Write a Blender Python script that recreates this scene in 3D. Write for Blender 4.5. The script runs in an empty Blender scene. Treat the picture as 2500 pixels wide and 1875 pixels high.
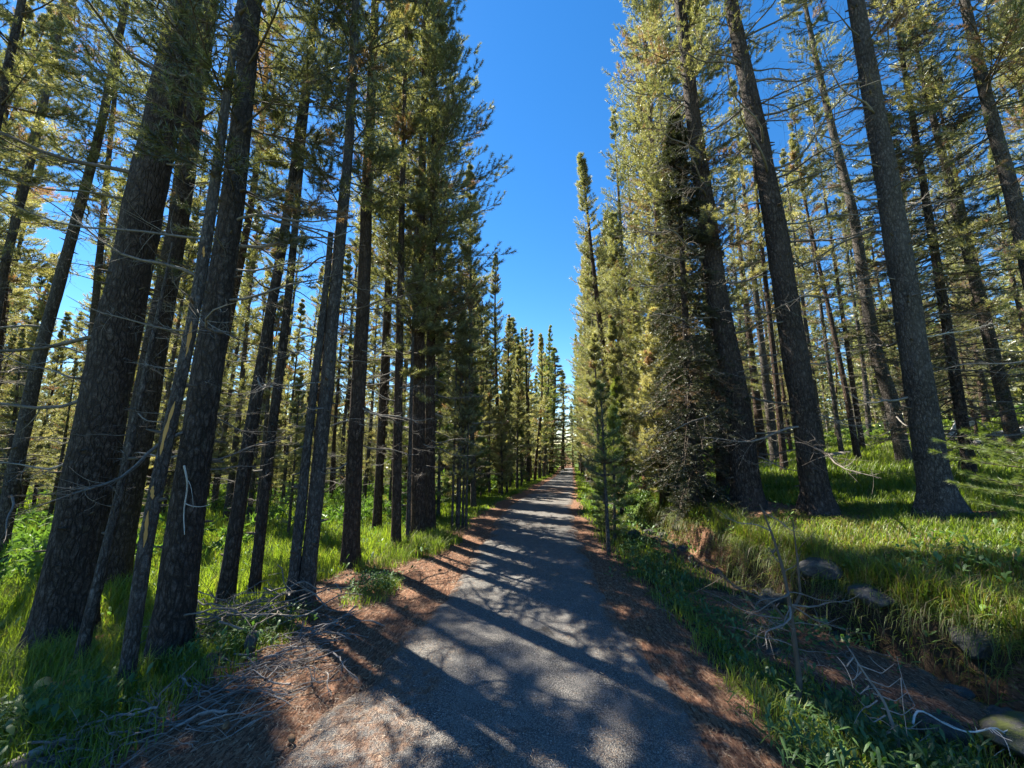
import bpy, math, random
import numpy as np

sc = bpy.context.scene
RAD = math.radians
# ---------------------------------------------------------------- camera
CAM_H = 1.6
PITCH = RAD(8.8)
cam_data = bpy.data.cameras.new('camera')
cam_data.sensor_width = 36
cam_data.sensor_fit = 'HORIZONTAL'
cam_data.lens = 13.535
cam_data.clip_start = 0.05
cam_data.clip_end = 2000
cam = bpy.data.objects.new('camera', cam_data)
sc.collection.objects.link(cam)
cam.location = (0, 0, CAM_H)
cam.rotation_euler = (RAD(90)+PITCH, 0, 0)
sc.camera = cam
# ---------------------------------------------------------------- sky and sun
SUN_EL = RAD(53)
SUN_AZ = RAD(-48)                      # from straight ahead (+Y), towards +X
world = bpy.data.worlds.new('World')
sc.world = world
world.use_nodes = True
wt = world.node_tree
wt.nodes.clear()
wo = wt.nodes.new('ShaderNodeOutputWorld')
wb = wt.nodes.new('ShaderNodeBackground')
sky = wt.nodes.new('ShaderNodeTexSky')
sky.sky_type = 'NISHITA'
sky.sun_disc = False
sky.sun_elevation = SUN_EL
sky.sun_rotation = SUN_AZ
sky.altitude = 1900
sky.air_density = 1.1
sky.dust_density = 0.15
sky.ozone_density = 2.4
hs = wt.nodes.new('ShaderNodeHueSaturation')
hs.inputs['Saturation'].default_value = 1.32
wb.inputs['Strength'].default_value = 0.068
wt.links.new(sky.outputs[0], hs.inputs['Color'])
wt.links.new(hs.outputs[0], wb.inputs['Color'])
wt.links.new(wb.outputs[0], wo.inputs['Surface'])
sun_data = bpy.data.lights.new('sun', 'SUN')
sun_data.energy = 5.0
sun_data.angle = RAD(0.45)
sun_data.color = (1.0, 0.93, 0.77)
sun = bpy.data.objects.new('sun', sun_data)
sc.collection.objects.link(sun)
import mathutils
_sd = mathutils.Vector((math.sin(SUN_AZ)*math.cos(SUN_EL), math.cos(SUN_AZ)*math.cos(SUN_EL), math.sin(SUN_EL)))
sun.rotation_euler = _sd.to_track_quat('Z', 'Y').to_euler()
sun.location = _sd*60
sc.view_settings.view_transform = 'Standard'
sc.view_settings.look = 'None'
sc.view_settings.gamma = 1
sc.view_settings.exposure = 1.94
sc.view_settings.use_curve_mapping = False
sc.render.engine = 'CYCLES'
sc.cycles.max_bounces = 6
sc.cycles.diffuse_bounces = 4
sc.cycles.glossy_bounces = 2
sc.cycles.transmission_bounces = 4
sc.cycles.caustics_reflective = False
sc.cycles.caustics_refractive = False

# ---------------------------------------------------------------- terrain shape
def vn(x, y, s=0):
    xi = np.floor(x); yi = np.floor(y); fx = x-xi; fy = y-yi
    fx = fx*fx*(3-2*fx); fy = fy*fy*(3-2*fy)
    def h(a, b):
        v = np.sin(a*127.1+b*311.7+s*74.7)*43758.5453
        return v-np.floor(v)
    return (h(xi, yi)*(1-fx)+h(xi+1, yi)*fx)*(1-fy)+(h(xi, yi+1)*(1-fx)+h(xi+1, yi+1)*fx)*fy

def fbm(x, y, s=0, o=3):
    v = 0; a = .5; t = 0
    for i in range(o):
        v = v+a*vn(x*2**i, y*2**i, s+i*7); t += a; a *= .5
    return v/t

def sst(a, b, v):
    t = np.clip((v-a)/(b-a), 0, 1)
    return t*t*(3-2*t)

PY = np.linspace(-20, 320, 3401)
def _tab(ys, vs, w=9):
    v = np.interp(PY, ys, vs); k = np.ones(w)/w
    return np.convolve(np.pad(v, w//2, mode='edge'), k, 'valid')
_L = _tab([-20, 0, 2.2, 3.1, 4.9, 7, 9.9, 14, 19, 38, 51, 80, 320], [-1.4, -1.3, -1.17, -.95, -.62, -.45, -.2, .55, 1.35, 4.1, 6.2, 10.4, 40])
_R = _tab([-20, 0, 2.2, 3.1, 4.9, 7, 9.9, 14, 19, 38, 51, 80, 320], [.9, 1.0, 1.05, 1.02, 1.0, 1.15, 1.5, 2.15, 3.0, 5.9, 7.9, 12.4, 42])
_Z = _tab([-20, 8, 11, 19, 38, 51, 80, 320], [0, 0, -.06, -.4, -1.6, -1.95, -2.7, -3.2], 21)
_E = _tab([-20, 1, 3, 5, 6.5, 9, 13, 320], [2.7, 2.6, 2.4, 2.1, 1.9, 1.5, 1.2, 1.2], 15)
def path_l(y): return np.interp(y, PY, _L)
def path_r(y): return np.interp(y, PY, _R)
def ground(x, y):
    x = np.asarray(x, float); y = np.asarray(y, float)
    L = path_l(y); R = path_r(y); z = np.interp(y, PY, _Z)
    dl = L-x; dr = x-R
    left = np.interp(dl, [0, .6, 1.5, 2.5, 4, 8, 20, 60, 300], [0, .02, -.07, -.26, -.42, -.75, -1.0, -1.6, -3])
    e = np.interp(y, PY, _E)+.35*(fbm(y*.9, y*0+3.3, 4)-.5)
    soft = np.interp(y, [0, 8, 12, 20], [.3, .4, .9, 2.0])
    right = -.16*sst(.1, 1.3, dr)-np.exp(-((dr-e)/.17)**2)*np.interp(y, [0, 4, 6, 9, 11], [.17, .15, .08, .08, 0])+.36*sst(e, e+soft*.6, dr)+.18*sst(e+.1, e+1.3, dr)+np.interp(dr-e, [.2, 6, 12, 20, 40, 90, 300], [0, .62, 1.45, 2.8, 5.6, 9, 14])
    off = np.maximum(dl, dr)
    k = sst(.0, 1.2, off)
    z = z+np.where(dl > 0, left, 0)+np.where(dr > 0, right, 0)
    z = z+k*(.12*(fbm(x*.7, y*.7, 1)-.5)+.05*(fbm(x*3.1, y*3.1, 2)-.5))+sst(6, 30, off)*.9*(fbm(x*.09, y*.09, 9)-.5)
    z = z+np.where(dr > 0, np.exp(-((dr-e-.05)/.4)**2), 0)*np.interp(y, [0, 9, 12], [1, 1, 0])*(.16*(fbm(x*4.5, y*4.5, 14)-.5)+.07*(fbm(x*13, y*13, 15, 2)-.5))
    return z

# ---------------------------------------------------------------- helpers
def link(o, parent=None):
    sc.collection.objects.link(o)
    if parent is not None:
        o.parent = parent
    return o

def tag(o, label=None, cat=None, group=None, kind=None):
    if label: o['label'] = label
    if cat: o['category'] = cat
    if group: o['group'] = group
    if kind: o['kind'] = kind
    return o

def empty(name, loc, rz=0, s=1):
    o = bpy.data.objects.new(name, None)
    o.location = loc; o.rotation_euler = (0, 0, rz); o.scale = (s, s, s)
    o.empty_display_size = .2
    return link(o)

def put(name, mesh, parent=None, loc=(0, 0, 0), rot=(0, 0, 0), s=1):
    o = bpy.data.objects.new(name, mesh)
    o.location = loc; o.rotation_euler = rot
    o.scale = (s, s, s) if not hasattr(s, '__len__') else s
    return link(o, parent)

class Geo:
    """collects triangles and turns them into one mesh"""
    def __init__(self):
        self.V = []; self.F = []; self.M = []; self.A = []; self.n = 0
    def add(self, v, f, mat=0, a=0.5):
        v = np.asarray(v, float).reshape(-1, 3); f = np.asarray(f, np.int64).reshape(-1, 3)
        self.V.append(v); self.F.append(f+self.n); self.n += len(v)
        self.M.append(np.full(len(f), mat, np.int32))
        self.A.append(np.broadcast_to(np.asarray(a, float).ravel() if np.ndim(a) else a, (len(v),)).copy())
        return self
    def mesh(self, name, mats, smooth=False, extra=None):
        v = np.concatenate(self.V).astype(np.float32); f = np.concatenate(self.F).astype(np.int32)
        m = np.concatenate(self.M); a = np.concatenate(self.A).astype(np.float32)
        me = bpy.data.meshes.new(name)
        me.vertices.add(len(v)); me.vertices.foreach_set('co', v.ravel())
        me.loops.add(len(f)*3); me.loops.foreach_set('vertex_index', f.ravel())
        me.polygons.add(len(f)); me.polygons.foreach_set('loop_start', np.arange(0, len(f)*3, 3, dtype=np.int32))
        me.polygons.foreach_set('loop_total', np.full(len(f), 3, np.int32))
        for x in mats: me.materials.append(x)
        if len(mats) > 1: me.polygons.foreach_set('material_index', m)
        if smooth is True: me.polygons.foreach_set('use_smooth', np.ones(len(f), bool))
        elif smooth is not False: me.polygons.foreach_set('use_smooth', np.isin(m, smooth))
        at = me.attributes.new('tint', 'FLOAT', 'POINT'); at.data.foreach_set('value', a)
        if extra:
            for k, w in extra.items():
                at = me.attributes.new(k, 'FLOAT', 'POINT'); at.data.foreach_set('value', np.asarray(w, np.float32))
        me.update(calc_edges=True)
        return me

def nrm(v):
    return v/np.maximum(np.linalg.norm(v, axis=-1, keepdims=True), 1e-9)

def tubes(P, R, k=6, ridge=None):
    """P [B,n,3] centre lines, R [B,n] radii -> verts, tris (k sided)"""
    P = np.asarray(P, float); R = np.asarray(R, float)
    if P.ndim == 2: P = P[None]; R = R[None]
    B, n, _ = P.shape
    T = nrm(np.gradient(P, axis=1))
    D = nrm(P[:, -1]-P[:, 0])
    ref = np.where(np.abs(D[:, 2:3]) > .8, np.array([[1., 0, 0]]), np.array([[0, 0, 1.]]))
    ref = nrm(ref-D*(ref*D).sum(-1, keepdims=True))[:, None]
    N = nrm(ref-T*(ref*T).sum(-1, keepdims=True)); C = np.cross(T, N)
    a = np.arange(k)*2*np.pi/k
    rr = R[:, :, None]*(1 if ridge is None else ridge)
    V = P[:, :, None]+rr[..., None]*(np.cos(a)[None, None, :, None]*N[:, :, None]+np.sin(a)[None, None, :, None]*C[:, :, None])
    i = np.arange(n-1)[:, None]*k; j = np.arange(k)[None]
    a0 = i+j; a1 = i+(j+1) % k
    F = np.stack([np.stack([a0, a1, a1+k], -1), np.stack([a0, a1+k, a0+k], -1)], 2).reshape(-1, 3)
    F = (F[None]+(np.arange(B)*n*k)[:, None, None]).reshape(-1, 3)
    return V.reshape(-1, 3), F

def needles(g, rng, C, D, n, ln, wd, tint, mat=0, lo=.45, hi=1.25, spread=.03):
    """needle tufts at C pointing along D: n thin triangles each"""
    M = len(C)
    C = np.repeat(C, n, 0); D = np.repeat(nrm(D), n, 0); t = np.repeat(tint, n)
    al = rng.uniform(lo, hi, M*n)[:, None]
    q = nrm(np.cross(D, nrm(rng.normal(size=(M*n, 3)))))
    d = D*np.cos(al)+q*np.sin(al)
    side = nrm(np.cross(d, nrm(rng.normal(size=(M*n, 3)))))
    L = (ln*rng.uniform(.7, 1.2, M*n))[:, None]; w = (wd*rng.uniform(.7, 1.2, M*n))[:, None]*.5
    base = C-D*rng.uniform(-1, 1, (M*n, 1))*spread
    V = np.stack([base-side*w, base+side*w, base+d*L], 1).reshape(-1, 3)
    F = np.arange(M*n*3).reshape(-1, 3)
    g.add(V, F, mat, np.repeat(t, 3))

# ---------------------------------------------------------------- materials
def mat(name, build):
    m = bpy.data.materials.new(name); m.use_nodes = True
    nt = m.node_tree; nt.nodes.clear()
    out = nt.nodes.new('ShaderNodeOutputMaterial')
    class N: pass
    h = N(); h.t = nt
    def nd(typ, **kw):
        x = nt.nodes.new('ShaderNode'+typ)
        for k, v in kw.items():
            if k.startswith('i_'):
                key = k[2:].replace('_', ' ')
                x.inputs[key].default_value = v
            elif k.startswith('n_'):
                x.inputs[int(k[2:])].default_value = v
            else: setattr(x, k, v)
        return x
    h.nd = nd
    h.l = lambda a, b: nt.links.new(a, b)
    def ramp(src, stops, interp='LINEAR'):
        r = nt.nodes.new('ShaderNodeValToRGB'); e = r.color_ramp.elements
        r.color_ramp.interpolation = interp
        e[0].position = stops[0][0]; e[0].color = tuple(stops[0][1])+(1,) if hasattr(stops[0][1], '__len__') else (stops[0][1],)*3+(1,)
        e[1].position = stops[-1][0]; e[1].color = tuple(stops[-1][1])+(1,) if hasattr(stops[-1][1], '__len__') else (stops[-1][1],)*3+(1,)
        for p, c in stops[1:-1]:
            q = e.new(p); q.color = tuple(c)+(1,) if hasattr(c, '__len__') else (c,)*3+(1,)
        nt.links.new(src, r.inputs[0]); return r.outputs[0]
    h.ramp = ramp
    def mix(a, b, f, typ='MIX'):
        x = nt.nodes.new('ShaderNodeMix'); x.data_type = 'RGBA'; x.blend_type = typ
        for s, v in ((x.inputs[0], f), (x.inputs[6], a), (x.inputs[7], b)):
            if hasattr(v, 'is_output') or isinstance(v, bpy.types.NodeSocket): nt.links.new(v, s)
            else: s.default_value = v if not hasattr(v, '__len__') else tuple(v)+(1,)
        return x.outputs[2]
    h.mix = mix
    def noise(scale, detail=4, rough=.55, vec=None, dist=0):
        x = nd('TexNoise', i_Scale=scale, i_Detail=detail, i_Roughness=rough, i_Distortion=dist)
        nt.links.new(vec if vec is not None else coords(), x.inputs['Vector'])
        return x.outputs[0]
    h.noise = noise
    def coords(s=(1, 1, 1), kind='Object'):
        tc = nd('TexCoord'); mp = nd('Mapping'); mp.inputs['Scale'].default_value = s
        nt.links.new(tc.outputs[kind], mp.inputs['Vector']); return mp.outputs[0]
    h.coords = coords
    def bump(height, strength, dist, normal=None):
        b = nd('Bump', i_Strength=strength, i_Distance=dist)
        nt.links.new(height, b.inputs['Height'])
        if normal is not None: nt.links.new(normal, b.inputs['Normal'])
        return b.outputs[0]
    h.bump = bump
    def math_(op, a, b=0.0, c=None):
        x = nd('Math', operation=op)
        for s, v in zip(x.inputs, (a, b, c)):
            if v is None: continue
            if isinstance(v, bpy.types.NodeSocket): nt.links.new(v, s)
            else: s.default_value = v
        return x.outputs[0]
    h.math = math_
    h.attr = lambda nm: nd('Attribute', attribute_name=nm).outputs['Fac']
    def pbsdf(col, rough=.85, normal=None, spec=.25):
        p = nd('BsdfPrincipled'); 
        if isinstance(col, bpy.types.NodeSocket): nt.links.new(col, p.inputs['Base Color'])
        else: p.inputs['Base Color'].default_value = tuple(col)+(1,)
        if isinstance(rough, bpy.types.NodeSocket): nt.links.new(rough, p.inputs['Roughness'])
        else: p.inputs['Roughness'].default_value = rough
        p.inputs['Specular IOR Level'].default_value = spec
        if normal is not None: nt.links.new(normal, p.inputs['Normal'])
        return p.outputs[0]
    h.pbsdf = pbsdf
    nt.links.new(build(h), out.inputs['Surface'])
    return m

def leafy(stops, transl=.4, trans_gain=(1.0, 1.0, .5), gloss=.06, rough=.45, objvar=.25):
    def b(h):
        col = h.ramp(h.attr('tint'), stops)
        inf = h.nd('ObjectInfo').outputs['Random']
        hsv = h.nd('HueSaturation'); h.l(col, hsv.inputs['Color'])
        h.l(h.math('MULTIPLY_ADD', inf, objvar*2, 1-objvar), hsv.inputs['Value'])
        h.l(h.math('MULTIPLY_ADD', inf, -.03, .515), hsv.inputs['Hue'])
        col = hsv.outputs[0]
        d = h.nd('BsdfDiffuse'); h.l(col, d.inputs['Color'])
        t = h.nd('BsdfTranslucent'); h.l(h.mix(col, trans_gain, 1.0, 'MULTIPLY'), t.inputs['Color'])
        m1 = h.nd('MixShader', n_0=transl); h.l(d.outputs[0], m1.inputs[1]); h.l(t.outputs[0], m1.inputs[2])
        g = h.nd('BsdfGlossy', i_Roughness=rough); g.inputs['Color'].default_value = (.9, .95, 1, 1)
        m2 = h.nd('MixShader', n_0=gloss); h.l(m1.outputs[0], m2.inputs[1]); h.l(g.outputs[0], m2.inputs[2])
        return m2.outputs[0]
    return b

M_NEEDLE = mat('pine_needles', leafy([(0, (.075, .078, .03)), (.35, (.165, .172, .07)), (.7, (.295, .285, .125)), (.93, (.4, .37, .185)), (.95, (.21, .12, .07)), (1, (.29, .18, .11))], .46, (1.5, 1.55, .85), .08))
M_NEEDLE_FIR = mat('fir_needles', leafy([(0, (.03, .036, .018)), (.5, (.06, .065, .03)), (.78, (.1, .1, .045)), (.8, (.11, .07, .04)), (1, (.15, .09, .055))], .3, (1.4, 1.5, .8), .05))
M_NEEDLE_YOUNG = mat('young_pine_needles', leafy([(0, (.06, .095, .022)), (.5, (.14, .19, .04)), (.95, (.26, .28, .08)), (1, (.3, .18, .08))], .4, (1.5, 1.6, .7), .07))
M_GRASS = mat('grass_blades', leafy([(0, (.06, .095, .018)), (.45, (.15, .21, .03)), (.8, (.28, .32, .06)), (.92, (.17, .14, .06)), (1, (.22, .16, .08))], .5, (1.3, 1.5, .55), .025, .5, 0))
M_HERB = mat('herb_leaves', leafy([(0, (.035, .07, .022)), (.5, (.07, .13, .035)), (1, (.15, .23, .06))], .35, (1.3, 1.6, .6), .03, .5, .1))

def bark(base, dark, light, sc_=1.0, lich=.0, bstr=.9):
    def b(h):
        v = h.coords((1, 1, .6))
        vo = h.nd('TexVoronoi', feature='DISTANCE_TO_EDGE', i_Scale=85*sc_); 
        n0 = h.nd('TexNoise', i_Scale=9*sc_, i_Detail=3)
        h.l(v, n0.inputs['Vector'])
        dv = h.nd('VectorMath', operation='MULTIPLY_ADD'); h.l(n0.outputs['Color'], dv.inputs[0]); dv.inputs[1].default_value = (.12, .12, .12); h.l(v, dv.inputs[2])
        h.l(dv.outputs[0], vo.inputs['Vector'])
        n1 = h.noise(26*sc_, 8, .75, v)
        n2 = h.noise(2.2, 3, .6)
        cell = h.ramp(vo.outputs[0], [(0, .25), (.22, 1)])
        c = h.mix(dark, base, cell)
        c = h.mix(c, light, h.ramp(n1, [(.48, 0), (.66, .9)]))
        c = h.mix(c, dark, h.ramp(n2, [(.45, 0), (.75, .35)]))
        if lich: c = h.mix(c, (.16, .17, .09), h.ramp(h.noise(5, 5, .7), [(.6, 0), (.7, lich)]))
        fu = h.nd('TexVoronoi', feature='DISTANCE_TO_EDGE', i_Scale=24*sc_); fv = h.nd('VectorMath', operation='MULTIPLY_ADD')
        h.l(n0.outputs['Color'], fv.inputs[0]); fv.inputs[1].default_value = (.06, .06, .03); h.l(h.coords((1, 1, .28)), fv.inputs[2]); h.l(fv.outputs[0], fu.inputs['Vector'])
        plate = h.ramp(fu.outputs[0], [(.0, 0), (.16, 1)])
        c = h.mix(h.mix(c, dark, .75), c, plate)
        c = h.mix(c, h.mix(c, light, .6), h.ramp(h.noise(.9, 4, .6), [(.45, 0), (.7, .5)]))
        hgt = h.math('ADD', h.math('ADD', h.math('MULTIPLY', cell, .4), n1), h.math('MULTIPLY', plate, .9))
        return h.pbsdf(c, .9, h.bump(hgt, bstr, .02), .15)
    return b
M_BARK = mat('pine_bark', bark((.075, .058, .05), (.024, .019, .017), (.19, .155, .14), 1, .2))
M_BARK_GREY = mat('grey_bark', bark((.105, .092, .084), (.034, .028, .026), (.26, .23, .21), 1.25, .15, .8))
M_BARK_RED = mat('brown_bark', bark((.09, .06, .046), (.03, .02, .016), (.2, .14, .11), .9, .1))
M_SMALLBARK = mat('small_bark', lambda h: h.pbsdf(h.mix((.06, .047, .036), (.15, .125, .1), h.noise(14, 5, .65)), .9, None, .15))
M_SCAR = mat('scar_wood', lambda h: h.pbsdf(h.mix((.42, .2, .05), (.6, .36, .12), h.noise(9, 5, .6, h.coords((1, 1, .15)))), .7, None, .2))
def deadw(c1, c2, c3):
    def b(h):
        n = h.noise(7, 6, .65); n2 = h.noise(60, 4, .6, h.coords((1, 1, .3)))
        inf = h.nd('ObjectInfo').outputs['Random']
        c = h.mix(c1, c2, h.ramp(n, [(.35, 0), (.65, 1)]))
        c = h.mix(c, c3, h.math('MULTIPLY', inf, .6))
        c = h.mix(c, (.02, .017, .015), h.ramp(n2, [(.5, 0), (.72, .6)]))
        return h.pbsdf(c, .85, h.bump(n2, .4, .006), .2)
    return b
M_DEAD = mat('dead_twigs', deadw((.085, .07, .058), (.19, .165, .145), (.3, .28, .26)))
M_STICK = mat('weathered_sticks', deadw((.07, .057, .05), (.2, .175, .16), (.34, .31, .29)))
M_PALE = mat('bleached_wood', deadw((.38, .36, .33), (.55, .53, .5), (.6, .58, .54)))
M_LOG = mat('weathered_log', deadw((.15, .125, .105), (.3, .27, .235), (.4, .36, .32)))
M_ROT = mat('rotten_wood', lambda h: h.pbsdf(h.mix((.09, .045, .025), (.36, .17, .07), h.ramp(h.noise(16, 6, .7, h.coords((1, 1, .3))), [(.35, 0), (.65, 1)])), .9, h.bump(h.noise(30, 5, .7), .6, .01), .15))
def rockm(moss):
    def b(h):
        n = h.noise(14, 8, .65); n2 = h.noise(90, 5, .7)
        vx = h.nd('TexVoronoi', i_Scale=120); h.l(h.coords(), vx.inputs['Vector']); vo = vx.outputs[0]
        c = h.mix((.04, .04, .042), (.14, .135, .13), h.ramp(n, [(.3, 0), (.7, 1)]))
        c = h.mix(c, (.07, .07, .075), h.ramp(n2, [(.52, 0), (.7, .7)]))
        c = h.mix(c, (.5, .5, .5), h.ramp(vo, [(.1, .35), (.22, 0)]))
        gm = h.nd('NewGeometry'); sx = h.nd('SeparateXYZ'); h.l(gm.outputs['Normal'], sx.inputs[0])
        mm = h.math('MULTIPLY', h.ramp(h.noise(9, 5, .6), [(.45, 0), (.6, 1)]), moss)
        c = h.mix(c, (.1, .12, .03), mm)
        return h.pbsdf(c, .85, h.bump(h.math('ADD', n, h.math('MULTIPLY', n2, .5)), 1.0, .04), .2)
    return b
M_ROCK = mat('granite', rockm(.25))
M_ROCK_MOSS = mat('mossy_granite', rockm(.85))
M_YELLOW = mat('yellow_petals', lambda h: h.pbsdf((.75, .55, .03), .6))
M_CONE = mat('pine_cone', lambda h: h.pbsdf(h.mix((.1, .055, .03), (.22, .13, .07), h.noise(60, 3)), .8))
M_LITTER = mat('fallen_needles', leafy([(0, (.08, .044, .03)), (.5, (.18, .1, .065)), (.85, (.3, .18, .12)), (1, (.42, .31, .21))], .12, (1, 1, 1), .04, .5, 0))

def ground_mat(h):
    li = h.attr('litter'); gr = h.attr('tint')
    n = h.noise(3.2, 6, .65); nf = h.noise(55, 6, .75); nb = h.noise(160, 3, .7)
    vo = h.nd('TexVoronoi', i_Scale=95, i_Randomness=1.0); vv = h.coords((1, .35, 1), 'Object'); h.l(vv, vo.inputs['Vector'])
    lit = h.ramp(vo.outputs['Color'], [(.1, (.07, .038, .028)), (.45, (.165, .085, .055)), (.75, (.27, .145, .092)), (.95, (.36, .25, .18))])
    lit = h.mix(lit, (.06, .035, .025), h.ramp(nf, [(.5, 0), (.75, .75)]))
    soil = h.mix((.024, .018, .013), (.085, .06, .042), nf)
    green = h.mix((.05, .085, .018), (.11, .17, .035), n)
    soil = h.mix(soil, green, h.ramp(gr, [(.25, 0), (.75, .85)]))
    m = h.math('ADD', li, h.math('MULTIPLY', h.math('SUBTRACT', nf, .5), .9))
    c = h.mix(soil, lit, h.ramp(m, [(.38, 0), (.55, 1)]))
    return h.pbsdf(c, .95, h.bump(h.math('ADD', nb, nf), .8, .012), .1)
M_GROUND = mat('forest_floor', ground_mat)

def asphalt(h):
    li = h.attr('litter')
    vo = h.nd('TexVoronoi', i_Scale=125); v2 = h.nd('TexVoronoi', i_Scale=38); h.l(h.coords(), vo.inputs['Vector']); h.l(h.coords(), v2.inputs['Vector'])
    nf = h.noise(120, 3, .7); n = h.noise(1.3, 5, .6); nm = h.noise(14, 8, .75)
    st = h.ramp(vo.outputs['Color'], [(.0, (.12, .11, .103)), (.5, (.215, .197, .182)), (.85, (.3, .276, .25)), (1, (.42, .39, .35))])
    c = h.mix(st, (.028, .029, .034), h.ramp(vo.outputs['Distance'], [(.38, 0), (.6, .85)]))
    c = h.mix(c, (.14, .135, .135), h.ramp(n, [(.35, 0), (.7, .45)]))
    ck = h.nd('TexVoronoi', feature='DISTANCE_TO_EDGE', i_Scale=1.1); cn = h.nd('TexNoise', i_Scale=2.5, i_Detail=5); cv = h.nd('VectorMath', operation='MULTIPLY_ADD')
    h.l(h.coords(), cn.inputs['Vector']); h.l(cn.outputs['Color'], cv.inputs[0]); cv.inputs[1].default_value = (.6, .6, .6); h.l(h.coords(), cv.inputs[2]); h.l(cv.outputs[0], ck.inputs['Vector'])
    crack = h.math('MULTIPLY', h.ramp(ck.outputs[0], [(.006, 1), (.016, 0)]), h.ramp(h.noise(.8, 3, .5), [(.5, 0), (.6, .75)]))
    c = h.mix(c, (.025, .022, .02), crack)
    c = h.mix(c, (.23, .215, .205), h.ramp(h.noise(5, 6, .7), [(.48, 0), (.75, .55)]))
    spk = h.math('MULTIPLY', h.ramp(v2.outputs['Distance'], [(.14, 1), (.24, 0)]), h.ramp(v2.outputs['Color'], [(.72, 0), (.78, 1)]))
    c = h.mix(c, (.36, .35, .33), spk)
    # fallen needles caught in the surface
    v3 = h.nd('TexVoronoi', i_Scale=110); h.l(h.coords((1, .4, 1)), v3.inputs['Vector'])
    lit = h.ramp(v3.outputs['Color'], [(.1, (.06, .035, .027)), (.45, (.13, .076, .053)), (.75, (.2, .125, .088)), (.95, (.32, .23, .17))])
    m = h.math('ADD', li, h.math('MULTIPLY', h.math('SUBTRACT', nm, .5), 1.3))
    c = h.mix(c, lit, h.ramp(m, [(.42, 0), (.62, 1)]))
    hh = h.math('ADD', h.math('MULTIPLY', vo.outputs['Distance'], -1.0), h.math('MULTIPLY', nf, .6))
    return h.pbsdf(c, .85, h.bump(hh, .9, .01), .3)
M_ASPHALT = mat('worn_asphalt', asphalt)

# ---------------------------------------------------------------- ground sheet
def litter_mask(x, y):
    L = path_l(y); R = path_r(y)
    le = np.interp(y, [-5, 2, 4, 4.9, 6, 7.4, 9, 14, 20, 60], [1.3, .95, 1.25, 2.1, 1.5, .6, .5, .45, .5, .4])+.55*(fbm(x*1.3, y*1.3, 21)-.5)
    re = np.interp(y, [-5, 2, 3, 4.9, 7, 9, 14, 20, 60], [.35, .45, .5, .55, .35, .25, .2, .2, .2])+.35*(fbm(x*1.7, y*1.7, 22)-.5)
    a = 1-sst(le-.25, le+.2, L-x); b = 1-sst(re-.15, re+.2, x-R)
    m = np.where(x < (L+R)/2, a, b)
    # bare needle patches in the ditch and under the right hand bank
    for (px, py, rx, ry) in ((2.85, 6.5, .45, .8), (2.85, 3.4, .62, .75), (3.3, 2.7, .5, .5), (2.35, 4.6, .45, .45), (4.2, 6.9, .7, .6), (4.7, 6.0, .7, .4), (5.8, 5.2, .6, .4), (3.4, 7.4, .8, .5), (2.1, 4.0, .3, .5)):
        q = np.hypot((x-px)/rx, (y-py)/ry)+.7*(fbm(x*2.3, y*2.3, 23)-.5)
        m = np.maximum(m, 1-sst(.75, 1.15, q))
    return np.clip(m, 0, 1)

def grass_mask(x, y):
    L = path_l(y); R = path_r(y)
    m = 1-litter_mask(x, y)
    left = L-x; right = x-R
    e = np.interp(y, PY, _E)+.35*(fbm(y*.9, y*0+3.3, 4)-.5)
    near_l = np.interp(left, [1.2, 2.2, 3.0], [.5, .8, 1.0])
    face = sst(-.42, -.3, right-e)*(1-sst(.16, .28, right-e))*np.interp(y, [0, 8.3, 9.5], [1, 1, 0])
    m = m*(1-.93*face)
    m = m*np.where(x < (L+R)/2, np.where(y < 7, near_l, 1), np.where((right < e-.1) & (y < 9), .3, 1.0))
    return m*np.clip(.35+1.5*fbm(x*.8, y*.8, 31), 0, 1)

def axis_vals(lo, hi, fine, f0, f1, n_out, grow=1.09):
    v = list(np.arange(f0, f1, fine)); s = fine
    while v[-1] < hi: s *= grow; v.append(v[-1]+s)
    s = fine
    while v[0] > lo: s *= grow; v.insert(0, v[0]-s)
    return np.array(v)
gx = axis_vals(-420, 420, .07, -7, 9, 0); gy = axis_vals(-60, 600, .07, 1.0, 12, 0, 1.06)
XX, YY = np.meshgrid(gx, gy, indexing='ij')
ZZ = ground(XX, YY)
LM = litter_mask(XX, YY)
ZZ = ZZ+np.where((XX < path_l(YY)) | (XX > path_r(YY)), .012*(fbm(XX*9, YY*9, 5)-.35), 0)
nx, ny = XX.shape
ii = (np.arange(nx-1)[:, None]*ny+np.arange(ny-1)[None]).ravel()
GF = np.concatenate([np.stack([ii, ii+ny, ii+ny+1], -1), np.stack([ii, ii+ny+1, ii+1], -1)])
g = Geo(); g.add(np.stack([XX, YY, ZZ], -1).reshape(-1, 3), GF, 0, grass_mask(XX, YY).ravel())
go = put('ground', g.mesh('ground', [M_GROUND], True, {'litter': LM.ravel()}))
tag(go, 'forest floor of brown needles, soil and green growth', None, None, 'structure')
def gz(x, y):
    return float(ground(x, y))

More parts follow.
